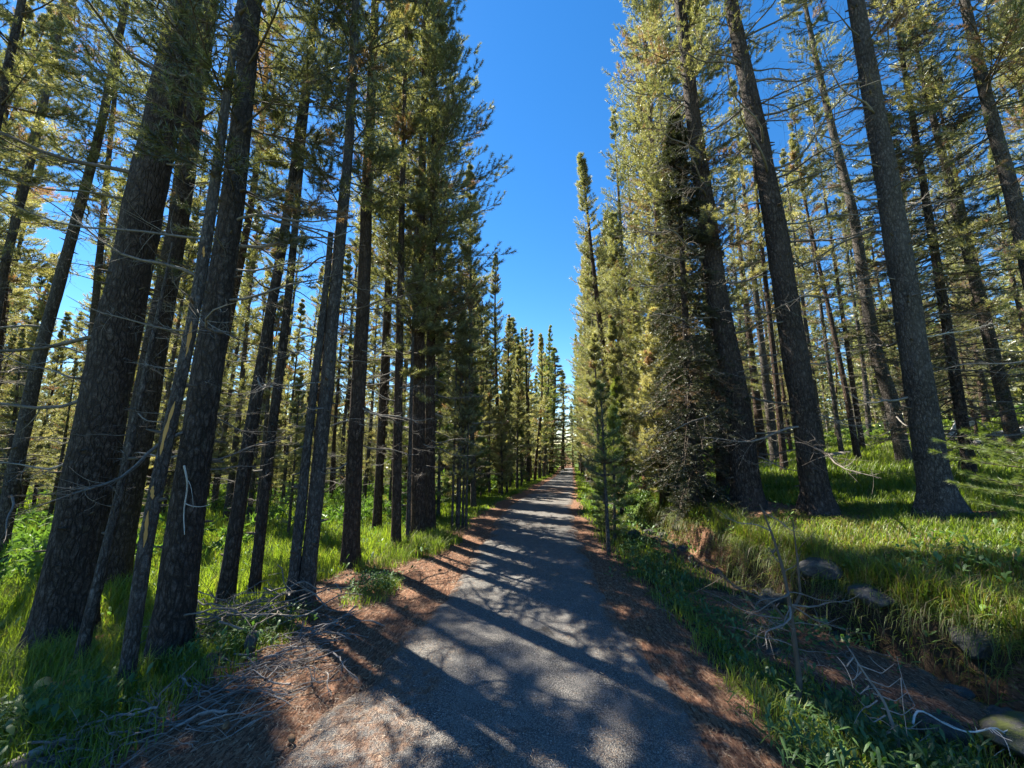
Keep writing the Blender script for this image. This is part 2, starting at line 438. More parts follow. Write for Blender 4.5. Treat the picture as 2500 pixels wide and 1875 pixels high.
# ---------------------------------------------------------------- path sheet
ys = [-6.0]
while ys[-1] < 62: ys.append(ys[-1]+(.035 if 1 < ys[-1] < 8 else .08 if ys[-1] < 20 else .3))
ys = np.array(ys); U = np.linspace(0, 1, 61)
wl = .16*(fbm(ys*2.1, ys*0+.5, 41, 4)-.5)*2*np.interp(ys, [0, 3, 10], [1.5, 1.2, .7]); wr = .13*(fbm(ys*2.6, ys*0+9.5, 42, 4)-.5)*2
Lp = path_l(ys)+wl; Rp = path_r(ys)+wr
PX = Lp[:, None]+(Rp-Lp)[:, None]*U[None]; PYY = np.broadcast_to(ys[:, None], PX.shape)
edge = np.minimum(PX-Lp[:, None], Rp[:, None]-PX)
PZ = np.interp(PYY, PY, _Z)+.02*sst(0, .12, edge)-.008*(1-sst(0, .02, edge))+.012*(fbm(PX*1.5, PYY*1.5, 43)-.5)+.004
PZ = np.maximum(PZ, np.where(edge > .02, np.interp(PYY, PY, _Z)+.004, -9))
pl = .62*(1-sst(.0, .3, edge+.3*(fbm(PX*3, PYY*3, 44)-.5)))
pl = np.maximum(pl, .52*(1-sst(.35, 1.2, np.hypot((PX+.85)/.6, (PYY-2.4)/1.2)+.5*(fbm(PX*4, PYY*4, 45)-.5))))
pl = np.maximum(pl, .66*np.interp(PYY, [11, 13, 17, 20], [0, 1, 1, 0])*sst(.35, .6, fbm(PX*1.2, PYY*.6, 46)))
pl = np.maximum(pl, .28+.3*(fbm(PX*2, PYY*2, 48)-.5))
n1, n2 = PX.shape
ii = (np.arange(n1-1)[:, None]*n2+np.arange(n2-1)[None]).ravel()
F = np.concatenate([np.stack([ii, ii+1, ii+n2+1], -1), np.stack([ii, ii+n2+1, ii+n2], -1)])
g = Geo(); g.add(np.stack([PX, PYY, PZ], -1).reshape(-1, 3), F)
po = put('path', g.mesh('path', [M_ASPHALT], True, {'litter': pl.ravel()}))
tag(po, 'worn grey asphalt path with ragged needle covered edges', None, None, 'structure')

# ---------------------------------------------------------------- branches, crowns, trunks
def limb(g, rng, length, r0, mat=0, twigs=9, curl=.5, droop=-.1, up=.2, k=5, sub=True):
    """a bare limb growing along +X from the origin"""
    s = np.linspace(0, 1, 10)
    side = rng.normal()*.12; side2 = rng.normal()*.08
    P = np.stack([length*s, length*(side*s**2+side2*np.sin(s*7)*.5), length*(droop*s*1.2+up*s**2.2+.02*np.sin(s*11+rng.uniform(0, 6)))], -1)
    R = r0*(1-s)**.8+r0*.14
    v, f = tubes(P, R, k); g.add(v, f, mat)
    B = twigs
    si = rng.uniform(.22, .97, B); idx = si*9
    base = np.stack([np.interp(si, s, P[:, i]) for i in range(3)], -1)
    sg = np.where(rng.random(B) < .5, -1, 1)
    L = length*rng.uniform(.14, .42, B)*(1.15-si)
    d0 = nrm(np.stack([rng.uniform(.3, .9, B), sg*rng.uniform(.4, 1, B), rng.uniform(-.5, .4, B)], -1))
    d1 = nrm(np.stack([rng.normal(.2, .6, B), sg*rng.uniform(-.6, .8, B), rng.normal(0.2, .7, B)], -1))
    t = np.linspace(0, 1, 6)[None, :, None]
    Q = base[:, None]+L[:, None, None]*(d0[:, None]*t+curl*d1[:, None]*t**2)
    v, f = tubes(Q, (r0*.3*(1-np.linspace(0, 1, 6)*.75))[None]*rng.uniform(.6, 1.1, (B, 1)), 3); g.add(v, f, mat)
    if sub:
        C = B*2; w = rng.integers(0, B, C); tt = rng.uniform(.3, .9, C)
        b2 = np.stack([np.array([np.interp(tt[i], np.linspace(0, 1, 6), Q[w[i], :, c]) for i in range(C)]) for c in range(3)], -1)
        d2 = nrm(rng.normal(size=(C, 3))+d0[w]*.8)
        d3 = nrm(rng.normal(size=(C, 3)))
        t = np.linspace(0, 1, 4)[None, :, None]
        Q2 = b2[:, None]+(L[w]*rng.uniform(.25, .55, C))[:, None, None]*(d2[:, None]*t+curl*d3[:, None]*t**2)
        v, f = tubes(Q2, (r0*.15*(1-np.linspace(0, 1, 4)*.6))[None]*np.ones((C, 1)), 3); g.add(v, f, mat)

def crown_geo(g, rng, z0, z1, Rmax, cen, nb=150, K=10, J=4, nn=9, nl=.075, nw=.009, shape='pine', el0=-.25, el1=.8, curve=.28, dead=.06, rt=None, tw=.3, bare=.28, az_bias=None, r_br=.011, base_tint=.0):
    """live crown: whorled limbs, twigs and needle tufts. cen(z) gives the trunk centre"""
    n_top = nb//13; u = np.sort(rng.random(nb-n_top)); u = (np.round(u*nb/4.5)*4.5/nb)*.8+u*.2
    u = np.clip(np.concatenate([u, np.linspace(.86, .995, n_top)]), 0, .998)
    z = z0+(z1-z0)*u; rel = u
    if shape == 'pine': prof = np.minimum(1, .45+rel*2.2)*np.maximum(0, 1-rel)**.8
    elif shape == 'column': prof = np.minimum(1, .6+rel*2)*np.maximum(0, 1-rel)**.72
    else: prof = np.maximum(0, 1-rel)**.85
    l = Rmax*(prof+.03)*rng.uniform(.5, 1.15, nb)
    az = rng.uniform(0, 2*np.pi, nb)
    if az_bias is not None: az = np.where(rng.random(nb) < az_bias[1], az_bias[0]+rng.normal(0, .9, nb), az)
    el = el0+(el1-el0)*rel+rng.normal(0, .13, nb)
    dh = np.stack([np.cos(az), np.sin(az), 0*az], -1); up = np.array([0, 0, 1.]); lat = np.cross(up, dh)
    s = np.linspace(0, 1, 7)
    cv = curve*rng.uniform(.4, 1.3, nb)
    lb = rng.normal(0, .1, nb)
    c0 = np.stack([np.asarray(cen(zz)) for zz in z])
    def bp(i, s_):      # position on branch i at s_
        e = el[i][..., None]
        return c0[i]+l[i][..., None]*(s_[..., None]*np.cos(e)*dh[i]+(s_[..., None]*np.sin(e)+cv[i][..., None]*s_[..., None]**2)*up+lb[i][..., None]*s_[..., None]**2*lat[i])
    I = np.repeat(np.arange(nb)[:, None], 7, 1); S = np.broadcast_to(s, (nb, 7))
    P = bp(I, S)
    R = (r_br*(.5+l/Rmax))[:, None]*(1-s[None]*.82)
    v, f = tubes(P, R, 4); g.add(v, f, 1)
    # twigs
    I = np.repeat(np.arange(nb), K); S = np.tile(np.linspace(bare, 1, K), nb)+rng.uniform(-.04, .04, nb*K); S = np.clip(S, .05, 1)
    b = bp(I, S); tg = nrm(bp(I, np.minimum(S+.05, 1.06))-bp(I, S-.03))
    sg = np.where(np.arange(nb*K) % 2 == 0, 1, -1)
    tip = (np.arange(nb*K) % K == K-1)
    sd = nrm(np.cross(tg, up))
    td = tg*rng.uniform(.5, 1.1, nb*K)[:, None]+sd*(sg*rng.uniform(.5, 1.1, nb*K))[:, None]+up*rng.uniform(-.15, .5, nb*K)[:, None]
    td = nrm(np.where(tip[:, None], tg+up*.2, td))
    tl = (l[I]*tw*(1.25-.85*S)+.05)*rng.uniform(.7, 1.2, nb*K)
    cu = rng.uniform(0, .35, nb*K)[:, None]
    t3 = np.array([0, .5, 1.])
    Q = b[:, None]+tl[:, None, None]*(td[:, None]*t3[None, :, None]+(cu*up)[:, None]*t3[None, :, None]**2)
    v, f = tubes(Q, np.array([.45, .35, .2])[None]*(r_br)*np.ones((nb*K, 1)), 3); g.add(v, f, 1)
    # tufts
    a = np.linspace(.3, 1.0, J)
    A = np.tile(a, nb*K); W = np.repeat(np.arange(nb*K), J)
    A = A+rng.uniform(-.08, .05, len(A))
    C = b[W]+tl[W][:, None]*(td[W]*A[:, None]+cu[W]*up*A[:, None]**2)
    D = nrm(td[W]+2*cu[W]*A[:, None]*up)
    bt = np.clip(rng.normal(.45, .2, nb)+.18*(rel-.4)+base_tint, 0, .92)
    bt = np.where((rng.random(nb) < dead), rng.uniform(.95, 1, nb), bt)
    t = np.clip(bt[I[W]]+rng.normal(0, .1, len(W)), 0, None)
    t = np.where(bt[I[W]] > .94, 1-.05*rng.random(len(W)), np.minimum(t, .93))
    t = np.where(rng.random(len(W)) < dead*.25, .97, t)
    needles(g, rng, C, D, nn, nl, nw, t, 0)

def trunk_geo(g, rng, pts, radii, k=20, bump=.05, flare=.35, mat=0, step=.16):
    """trunk along pts (x,y,z relative to the base) with radii given at the same points"""
    pts = np.asarray(pts, float); radii = np.asarray(radii, float)
    z = np.arange(pts[0, 2], pts[-1, 2], step); z = np.append(z, pts[-1, 2])
    zs = pts[:, 2]
    def sm(v): 
        q = np.interp(z, zs, v); w = 9
        return np.convolve(np.pad(q, w//2, mode='edge'), np.ones(w)/w, 'valid')
    P = np.stack([sm(pts[:, 0]), sm(pts[:, 1]), z], -1)
    R = np.interp(z, zs, radii)
    fl = np.exp(-np.maximum(z, 0)/.22)*flare
    a = np.arange(k)*2*np.pi/k
    o = rng.uniform(0, 50)
    rid = 1+bump*2*(fbm(np.cos(a)[None]*1.4+o+z[:, None]*0, z[:, None]*2.6+np.sin(a)[None]*1.9, 3)-.5)
    lob = .5+.5*np.cos(a*5+o)+.3*np.cos(a*3+o*2)
    rid = rid+fl[:, None]*(.55+.6*lob[None])
    v, f = tubes(P, R, k, rid[None]); g.add(v, f, mat)

def stub_geo(g, rng, pts, radii, n, zlo, zhi, mat=0):
    """broken branch stubs and knots on the trunk"""
    z = rng.uniform(zlo, zhi, n); az = rng.uniform(0, 2*np.pi, n)
    pts = np.asarray(pts); c = np.stack([np.interp(z, pts[:, 2], pts[:, 0]), np.interp(z, pts[:, 2], pts[:, 1]), z], -1)
    r = np.interp(z, pts[:, 2], radii)
    d = np.stack([np.cos(az), np.sin(az), rng.uniform(-.2, .3, n)], -1)
    L = rng.uniform(.015, .09, n)
    a = c+d*r[:, None]*.8; b = a+d*(r[:, None]*.3+L[:, None])
    P = np.stack([a, (a+b)/2, b], 1)
    v, f = tubes(P, np.array([.02, .014, .007])[None]*rng.uniform(.5, 1.2, (n, 1)), 5); g.add(v, f, mat)

rng = np.random.default_rng(11)
LIMBS = []
for i in range(12):
    g = Geo(); limb(g, rng, 1.0, .0115, twigs=int(rng.integers(8, 17)), curl=rng.uniform(.4, 1.0), droop=rng.uniform(-.35, .12), up=rng.uniform(0, .45))
    LIMBS.append(g.mesh('bare_limb', [M_DEAD], True))
g = Geo(); limb(g, rng, 1.0, .011, twigs=14, curl=1.2, droop=.0, up=.15)
LIMB_PALE = g.mesh('pale_limb', [M_PALE], True)

# ---------------------------------------------------------------- the trees that line the path, each its own
def hero(kind, label, xy, pts, diam, H, bark, crown=None, limbs=None, flare=.4, stubs=0, cat='tree', seed=0, needle=None, extra=None, top=None, k=26, bump=.1):
    rng = np.random.default_rng(1000+seed)
    bx, by = xy; bz = gz(bx, by)
    root = empty(kind, (bx, by, bz)); tag(root, label, cat)
    P = [(bx, by, bz-.2)]+[p for p in pts if p[2] < H]
    if H > P[-1][2]+.5:
        d = np.array(P[-1])-np.array(P[0]); d = d/d[2]
        P.append(tuple(np.array(P[-1])+d*(H-P[-1][2])*.8*np.array([1, 1, 1/.8])))
    P = np.array(P)-np.array([bx, by, bz])
    dz = [q[0]-bz for q in diam]; dd = [q[1]/2 for q in diam]
    Hr = P[-1, 2]
    z = np.linspace(-.2, Hr, 40)
    if len(dz) == 1:
        k0 = dd[0]/max(.05, (1-dz[0]/Hr))**.75 if top is None else dd[0]
        r = k0*np.maximum(0, 1-np.clip(z, 0, None)/Hr)**.75+.006 if top is None else np.interp(z, [0, Hr], [dd[0]*1.08, top])
    else:
        sl = (dd[1]-dd[0])/(dz[1]-dz[0])
        r = np.interp(z, [-.2, dz[0], dz[1], Hr], [dd[0]-sl*(dz[0]), dd[0], dd[1], .012 if top is None else top])
    Pz = np.stack([np.interp(z, P[:, 2], P[:, 0]), np.interp(z, P[:, 2], P[:, 1]), z], -1)
    g = Geo(); trunk_geo(g, rng, Pz, r, k=k, bump=bump, flare=flare)
    if stubs: stub_geo(g, rng, Pz, r, stubs, .4, min(Hr*.8, 9), 1)
    tr = put('trunk', g.mesh('trunk', [bark, M_SMALLBARK], True), root)
    cen = lambda q: (np.interp(q, Pz[:, 2], Pz[:, 0]), np.interp(q, Pz[:, 2], Pz[:, 1]), q)
    rad = lambda q: float(np.interp(q, Pz[:, 2], r))
    if crown:
        c = dict(nb=120, K=12, J=5, nn=14, nl=.07, nw=.0085); c.update(crown)
        z0 = c.pop('z0')-bz; z1 = min(Hr, c.pop('z1', 99)); R = c.pop('R')
        g = Geo(); crown_geo(g, rng, z0, z1, R, cen, **c)
        put('crown', g.mesh('crown', [needle or M_NEEDLE, M_SMALLBARK], [1]), root)
    if limbs:
        for (n, a, b, l0, l1, *az) in limbs:
            for i in range(n):
                q = a-bz+(b-a)*(i+rng.random())/n
                A = rng.uniform(0, 2*math.pi) if not az else az[0]+rng.normal()*az[1]
                l = rng.uniform(l0, l1); cx, cy, _ = cen(q)
                put('branch', LIMBS[int(rng.integers(len(LIMBS)))], root, (float(cx), float(cy), float(q)), (rng.normal()*.5, rng.normal(0, .14)+(.2 if q < 3 else 0), A), (l, l, l*rng.uniform(.8, 1.2)))
    return root, cen, rad, bz

PI = math.pi
# left of the path
A, cenA, radA, zA = hero('pine_tree', 'thickest dark trunk in the left foreground, rising out of deep grass', (-4.41, 4.11),
     [(-4.41, 4.11, .89), (-4.38, 4.15, 2.92), (-4.34, 4.19, 4.96), (-4.29, 4.24, 7.38)], [(.89, .41), (7.38, .31)], 21, M_BARK,
     dict(z0=8.8, R=2.1, nb=120, dead=.03, base_tint=-.15), [(14, 1.6, 6.5, .7, 2.0), (5, 1.2, 4.5, .6, 1.5, PI*.95, .6)], .5, 60, seed=1)
hero('pine_tree', 'dark pine partly hidden just behind the thickest left trunk', (-5.62, 5.77), [(-5.58, 5.83, 2.0), (-5.5, 5.88, 5.46), (-5.5, 5.89, 9.63)], [(2, .3)], 18, M_BARK,
     dict(z0=4.2, R=1.7, nb=110, base_tint=-.1), [(16, .9, 6.5, .6, 1.5)], .3, 20, seed=2)
hero('dead_sapling', 'thin leafless stem leaning in front of the thickest left trunk', (-3.55, 3.45), [(-3.52, 3.47, .33), (-3.47, 3.53, 1.07), (-3.46, 3.53, 1.63), (-3.42, 3.58, 2.9)], [(.33, .068)], 3.6, M_BARK_GREY,
     None, [(6, 1.0, 3.4, .25, .7)], .15, 6, 'dead tree', seed=3, k=10)
Cc, cenC, radC, zC = hero('pine_tree', 'slim grey trunk with torn orange bark scars, left foreground', (-2.71, 3.0), [(-2.72, 2.99, .63), (-2.7, 3.01, 1.45), (-2.65, 3.06, 2.2), (-2.62, 3.08, 3.29), (-2.62, 3.09, 4.59), (-2.61, 3.09, 5.69)],
     [(.63, .09), (3.29, .085)], 8.5, M_BARK_GREY, None, [(9, 2.6, 7.5, .4, 1.0)], .2, 22, seed=4, k=14)
# the torn strips on that trunk
for z, h, w in ((.98, .26, .018), (1.24, .1, .02), (1.72, .42, .02), (2.42, .34, .022), (3.2, .1, .014)):
    n = 9; t = np.linspace(-1, 1, n); V = []; A0 = math.atan2(-3.0, 2.9)
    for i in range(n):
        q = z-zC+h*t[i]/2; cx, cy, _ = cenC(q); r = radC(q)+.0045; hw = w*(1-t[i]**2)**.5*(1+.35*math.sin(9*t[i]+z*5))/r*.5+.02
        for a in (-hw, -hw*.35, hw*.35, hw):
            an = A0-.25+a+.12*math.sin(z*3+t[i]*2); V.append((cx+r*math.cos(an), cy+r*math.sin(an), q))
    F = []
    for i in range(n-1):
        for j in range(3):
            p = i*4+j; F += [(p, p+1, p+5), (p, p+5, p+4)]
    g = Geo(); g.add(V, F); put('bark_scar', g.mesh('bark_scar', [M_SCAR], True), Cc)
D_, cenD, radD, zD = hero('pine_tree', 'second thickest left trunk, with a pale dead twig hanging down it', (-2.82, 3.47), [(-2.82, 3.47, .84), (-2.8, 3.48, 2.28), (-2.77, 3.51, 4.0), (-2.79, 3.49, 5.52), (-2.81, 3.48, 6.34)],
     [(.84, .26), (4.0, .195)], 17, M_BARK, dict(z0=3.4, R=1.9, nb=175, el0=-.25, curve=.1, dead=.06, base_tint=-.25, az_bias=(.4, .35)), [(20, 1.4, 5.5, .5, 1.5), (8, 1.2, 3.6, .5, 1.3, .3, .5)], .3, 45, seed=5)
# hanging bleached twig on it
g = Geo(); s = np.linspace(0, 1, 12)
tw = np.stack([.02*np.sin(s*7)+.05*s, -.02*np.cos(s*5), -.55*s], -1); v, f = tubes(tw, .008*(1-s*.6), 5); g.add(v, f)
tw2 = np.stack([.03+.18*s, -.01+.05*s, -.3+.1*s*s-.12*s], -1); v, f = tubes(tw2, .005*(1-s*.7), 4); g.add(v, f)
tw3 = np.stack([.02+.1*s, -.02*s, -.12-.22*s*s], -1); v, f = tubes(tw3, .004*(1-s*.7), 4); g.add(v, f)
ht = put('branch', g.mesh('hanging_twig', [M_PALE], True), D_, (.1, -.19, 1.58)); tag(ht, 'bleached twig hanging down')
hero('pine_tree', 'pine trunk with an orange wound at its foot, behind the brush', (-3.32, 4.76), [(-3.26, 4.8, 1.37), (-3.19, 4.85, 3.02), (-3.11, 4.91, 4.62), (-3.07, 4.94, 6.31)],
     [(.82, .16), (3.02, .125)], 14, M_BARK, dict(z0=5.5, R=1.2, nb=70, base_tint=-.15), [(16, 1.0, 5.8, .4, 1.2)], .35, 20, seed=6, k=16)
hero('pine_tree', 'thin bare trunk between the wounded pine and the split snag', (-3.06, 4.88), [(-3.04, 4.89, 1.36), (-3.0, 4.92, 3.04), (-2.99, 4.92, 4.63), (-3.0, 4.92, 5.86)],
     [(1.36, .1)], 11, M_BARK, dict(z0=4.4, R=1.0, nb=55, base_tint=-.1), [(14, 1.0, 4.8, .3, 1.0)], .25, 12, seed=7, k=14)
# the split snag with a living stem against it
hero('pine_tree', 'tall dark pine growing tight against a splintered snag', (-2.17, 4.34), [(-2.14, 4.35, 1.14), (-2.11, 4.36, 2.45), (-2.11, 4.36, 3.41), (-2.07, 4.38, 5.19), (-2.12, 4.36, 7.48)],
     [(1.14, .15), (3.41, .135)], 15, M_BARK_GREY, dict(z0=4.4, R=1.45, nb=105, dead=.05, base_tint=-.1), [(14, 1.2, 5.0, .4, 1.1)], .3, 26, seed=8, k=18, bump=.14)
sn, cenS, radS, zS = hero('dead_snag', 'splintered dead snag with a jagged top, left of the path', (-2.29, 4.27), [(-2.26, 4.28, 1.14), (-2.22, 4.3, 2.45), (-2.19, 4.31, 3.6), (-2.18, 4.31, 4.1)],
     [(1.14, .1)], 4.2, M_BARK_GREY, None, [(5, 1.2, 3.4, .2, .7)], .3, 14, 'dead tree', seed=9, top=.03, k=12, bump=.3)
hero('pine_tree', 'reddish brown trunk at the grass edge, right of the snag', (-2.28, 5.75), [(-2.32, 5.73, 2.73), (-2.3, 5.74, 3.28), (-2.35, 5.72, 5.12), (-2.4, 5.68, 8.38)],
     [(2, .2)], 16, M_BARK_RED, dict(z0=4.5, R=1.15, nb=80, dead=.07, base_tint=-.02), [(22, .9, 4.5, .4, 1.3)], .4, 22, seed=10, k=18)
hero('pine_tree', 'straight slender trunk beside the mossy grass mound', (-1.79, 6.28), [(-1.87, 6.25, 2.83), (-1.93, 6.22, 5.43)], [(2.83, .117)], 12, M_BARK_RED, dict(z0=5.0, R=.9, nb=50, dead=.08), [(12, 1.2, 4.6, .3, .9)], .25, 10, seed=11, k=14)
hero('pine_tree', 'very thin pole tree just left of the paired trunks', (-1.64, 6.4), [(-1.68, 6.39, 2.04), (-1.7, 6.38, 3.63)], [(1.29, .055)], 6.5, M_BARK_GREY, dict(z0=2.4, R=.6, nb=50, K=8), [(6, .8, 2.6, .2, .5)], .1, 4, seed=12, k=10)
hero('pine_tree', 'left trunk of the pair with foliage reaching over the path', (-1.59, 6.88), [(-1.66, 6.86, 2.07), (-1.72, 6.83, 4.02), (-1.75, 6.82, 5.8), (-1.8, 6.79, 9.71)],
     [(2.07, .21)], 13.4, M_BARK_RED, dict(z0=3.7, R=1.95, nb=190, K=13, J=5, nn=15, nl=.075, nw=.01, dead=.05, el0=-.3, curve=.42, tw=.26, base_tint=.05), [(16, 1.0, 4.0, .5, 1.5)], .3, 16, seed=13, k=18)
hero('pine_tree', 'right trunk of the pair, long bare limbs low over the path', (-1.5, 7.35), [(-1.55, 7.29, 2.1), (-1.58, 7.28, 3.73), (-1.62, 7.27, 6.07)],
     [(3.73, .15)], 12.2, M_BARK_RED, dict(z0=3.2, R=1.65, nb=130, K=12, dead=.05, el0=-.2, curve=.4, base_tint=.08), [(6, 1.5, 3.3, 1.0, 1.7, .2, .5), (8, .9, 3.5, .4, 1.0)], .3, 12, seed=14, k=16)
hero('pine_tree', 'bare trunk crossing the far left edge of the photo', (-7.83, 6.2), [(-7.83, 6.2, .03), (-7.82, 6.21, 2.82), (-7.74, 6.31, 5.48), (-7.68, 6.38, 7.32), (-7.67, 6.4, 10.06)], [(2.82, .15)], 17, M_BARK_GREY,
     dict(z0=6.0, R=1.4, nb=90), [(18, .8, 7.0, .5, 1.7)], .3, 20, seed=15, k=16)
hero('pine_tree', 'thin trunk in the top left corner of the photo', (-7.43, 5.08), [(-7.5, 4.97, 5.0), (-7.52, 4.95, 7.55)], [(6.77, .08)], 14, M_BARK_GREY, dict(z0=5.0, R=1.2, nb=80), [(12, 1.0, 6.5, .4, 1.2)], .2, 8, seed=16, k=12)
hero('pine_tree', 'slender trunk between the left edge trunk and the left border', (-9.68, 7.1), [(-9.77, 6.97, 5.19), (-9.74, 7.01, 6.63), (-9.73, 7.03, 8.53)], [(5.19, .11)], 16, M_BARK_GREY, dict(z0=4.5, R=1.4, nb=90), [(12, 1.0, 5.5, .4, 1.3)], .2, 8, seed=17, k=12)
hero('pine_tree', 'thin trunk just left of the thickest trunk, standing deeper in', (-10.2, 9.3), [(-10.3, 9.2, 3.6), (-10.5, 9.0, 9), (-10.6, 8.9, 12.0)], [(4, .14)], 17, M_BARK_GREY, dict(z0=5.0, R=1.4, nb=90), [(12, 1.0, 6, .4, 1.3)], .2, 8, seed=18, k=12)

for i, (x, y, H, lab) in enumerate(((-2.25, 9.6, 15, 'tall pine added behind the paired trunks to shade the right bank'), (-3.6, 10.9, 17, 'tall pine added for shade deeper in, left of the one behind the paired trunks'), (-2.75, 8.2, 13.5, 'slim pine added for shade between the reddish trunk and the paired trunks'))):  # pines added so their crowns shade the near right bank and ditch
    hero('pine_tree', lab, (x, y), [(x-.03, y, 4), (x-.05, y, 8)], [(2, .15)], H, M_BARK_GREY if i % 2 else M_BARK_RED, dict(z0=5.2, R=1.5, nb=130, nl=.075, nw=.009, K=10, J=4, nn=12, dead=.06, base_tint=.05), [(14, 1.2, 6, .4, 1.3)], .3, 10, seed=90+i, k=14)

# right of the path
hero('pine_tree', 'light green pine with its full pointed top against the sky', (2.88, 10.91), [(2.72, 10.95, 3.32), (2.67, 10.96, 4.14), (2.39, 11.04, 8.02), (2.31, 11.06, 9.54), (2.2, 11.09, 10.73)],
     [(3.32, .17)], 11.2, M_BARK_RED, dict(z0=1.9, R=1.0, nb=230, K=9, J=3, nn=9, nl=.075, nw=.009, shape='pine', el0=0, el1=.55, dead=.02, base_tint=.22), [(14, .5, 3, .3, .9)], .3, 12, seed=20, k=14)
hero('pine_tree', 'big dark trunk on the bank nearest the path, right side', (4.19, 7.05), [(4.14, 7.08, 2.99), (4.02, 7.16, 3.69), (3.96, 7.19, 6.02), (3.86, 7.25, 8.63), (3.79, 7.29, 11.54)],
     [(1.67, .44), (6.02, .34)], 20, M_BARK, dict(z0=5.6, R=1.75, nb=170, dead=.14, el0=-.3, curve=.25, base_tint=.08), [(46, 1.2, 9, .6, 1.9), (14, 2.5, 9, .9, 2.0, PI, .7)], .45, 60, seed=21)
hero('pine_tree', 'big dark trunk in the middle of the right bank trio', (4.76, 6.18), [(4.69, 6.23, 2.82), (4.65, 6.26, 4.82), (4.58, 6.31, 6.8), (4.42, 6.44, 9.58)],
     [(2.03, .36), (4.82, .34)], 20, M_BARK, dict(z0=8.5, R=1.6, nb=90, dead=.1), [(46, 1.4, 9.5, .6, 1.9), (12, 4, 9.5, .8, 2.0, .1, .5)], .75, 70, seed=22)
R6, cen6, rad6, z6 = hero('pine_tree', 'rightmost big trunk, grey, flaring into the grass of the bank', (5.81, 5.45), [(5.82, 5.44, 2.67), (5.83, 5.42, 5.3), (5.82, 5.44, 7.29), (5.81, 5.44, 9.02)],
     [(1.46, .33), (5.3, .28)], 19, M_BARK_GREY, dict(z0=8.2, R=1.6, nb=90, dead=.08), [(22, 2.2, 8.5, .4, 1.4), (8, 4, 8.5, .8, 1.6, PI, .5)], .9, 60, seed=23)
pb = put('branch', LIMB_PALE, R6, (.16, -.02, 3.15-z6), (.4, .05, -.5), (.75, .75, .75)); tag(pb, 'bleached curly dead branch')
hero('pine_tree', 'sunlit trunk behind the rightmost big trunk, foot in bright grass', (9.2, 9.19), [(9.16, 9.23, 2.68), (9.03, 9.35, 3.76), (9.02, 9.36, 7.68), (8.9, 9.48, 10.1), (8.8, 9.58, 12.73)],
     [(2.68, .26)], 18, M_BARK_GREY, dict(z0=7.5, R=1.5, nb=90, dead=.05), [(24, 1.8, 8, .4, 1.5)], .35, 30, seed=24, k=18)
hero('pine_tree', 'tall full olive pine between the pointed pine and the first bank trunk', (4.05, 9.8), [(4.05, 9.8, 3), (4.0, 9.8, 8)], [(1.7, .18)], 20, M_BARK_RED,
     dict(z0=1.8, R=1.8, nb=520, K=11, J=4, nn=11, nl=.08, nw=.011, shape='column', el0=-.2, dead=.05, base_tint=.2), [(10, 1.2, 3, .4, 1.1)], .3, 10, seed=29, k=14)
for i, (x, y, H, R, lab) in enumerate(((3.45, 12.1, 9.3, 1.3, 'broad bushy conifer filling the wall behind the pointed pine'), (4.3, 16.2, 12, 1.5, 'broad conifer farther along the right foliage wall'), (3.3, 8.6, 4.6, .8, 'low bushy conifer at the foot of the right foliage wall'))):
    hero('pine_tree', lab, (x, y), [(x, y, H*.5)], [(1.2, .16)], H, M_BARK_RED, dict(z0=.6, R=R, nb=260, K=10, J=4, nn=10, nl=.08, nw=.011, shape='column', el0=-.15, dead=.06, base_tint=.2), None, .3, 6, seed=95+i, k=12)
hero('pine_tree', 'second full olive pine a little farther back on the right margin', (5.6, 14.4), [(5.6, 14.4, 3), (5.55, 14.4, 8)], [(1.7, .22)], 17, M_BARK_RED,
     dict(z0=1.6, R=1.5, nb=300, K=10, J=4, nn=10, nl=.085, nw=.012, shape='column', el0=-.1, dead=.08, base_tint=.22), [(10, 1.0, 3, .4, 1.1)], .3, 10, seed=30, k=14)
hero('fir_tree', 'shaggy dark tree with drooping dead boughs beside the bank trunks', (3.42, 7.5), [(3.46, 7.4, 3.9), (3.5, 7.4, 6)], [(1.6, .16)], 8.6, M_BARK,
     dict(z0=.55, R=1.15, nb=330, K=13, J=4, nn=13, nl=.055, nw=.0085, shape='column', el0=-.5, el1=-.1, curve=-.3, dead=.06, base_tint=-.22), [(14, .6, 5.5, .35, .95)], .3, 12, seed=25, needle=M_NEEDLE_FIR, k=14)
hero('fir_tree', 'brownish dense conifer behind and right of the rightmost trunk', (7.9, 6.8), [(7.95, 6.8, 3), (8.0, 6.8, 7)], [(1.67, .15)], 13, M_BARK,
     dict(z0=1.75, R=1.75, nb=290, K=11, J=4, nn=9, nl=.06, nw=.008, shape='column', el0=-.3, el1=.4, curve=-.05, dead=.45, base_tint=-.05), [(26, 1.3, 6, .5, 1.5)], .3, 12, seed=26, needle=M_NEEDLE_FIR, k=14)
hero('pine_tree', 'leaning trunk near the upper right edge behind dark boughs', (7.77, 5.46), [(7.78, 5.45, 5.14), (7.76, 5.48, 6.11), (7.75, 5.5, 7.14)], [(5.14, .16)], 15, M_BARK_GREY,
     dict(z0=4.2, R=2.1, nb=210, K=12, el0=-.35, curve=.1, dead=.07, base_tint=-.05), [(10, 1.6, 6, .5, 1.5)], .3, 10, seed=27, k=14)
hero('pine_tree', 'pine by the pale fallen log at the far right', (14.9, 11.5), [(14.88, 11.53, 3.1)], [(2.3, .2)], 15, M_BARK_RED, dict(z0=4.0, R=1.5, nb=100, nl=.09, nw=.014, K=9, nn=8), [(12, 1.9, 5, .5, 1.4)], .3, 8, seed=28, k=12)
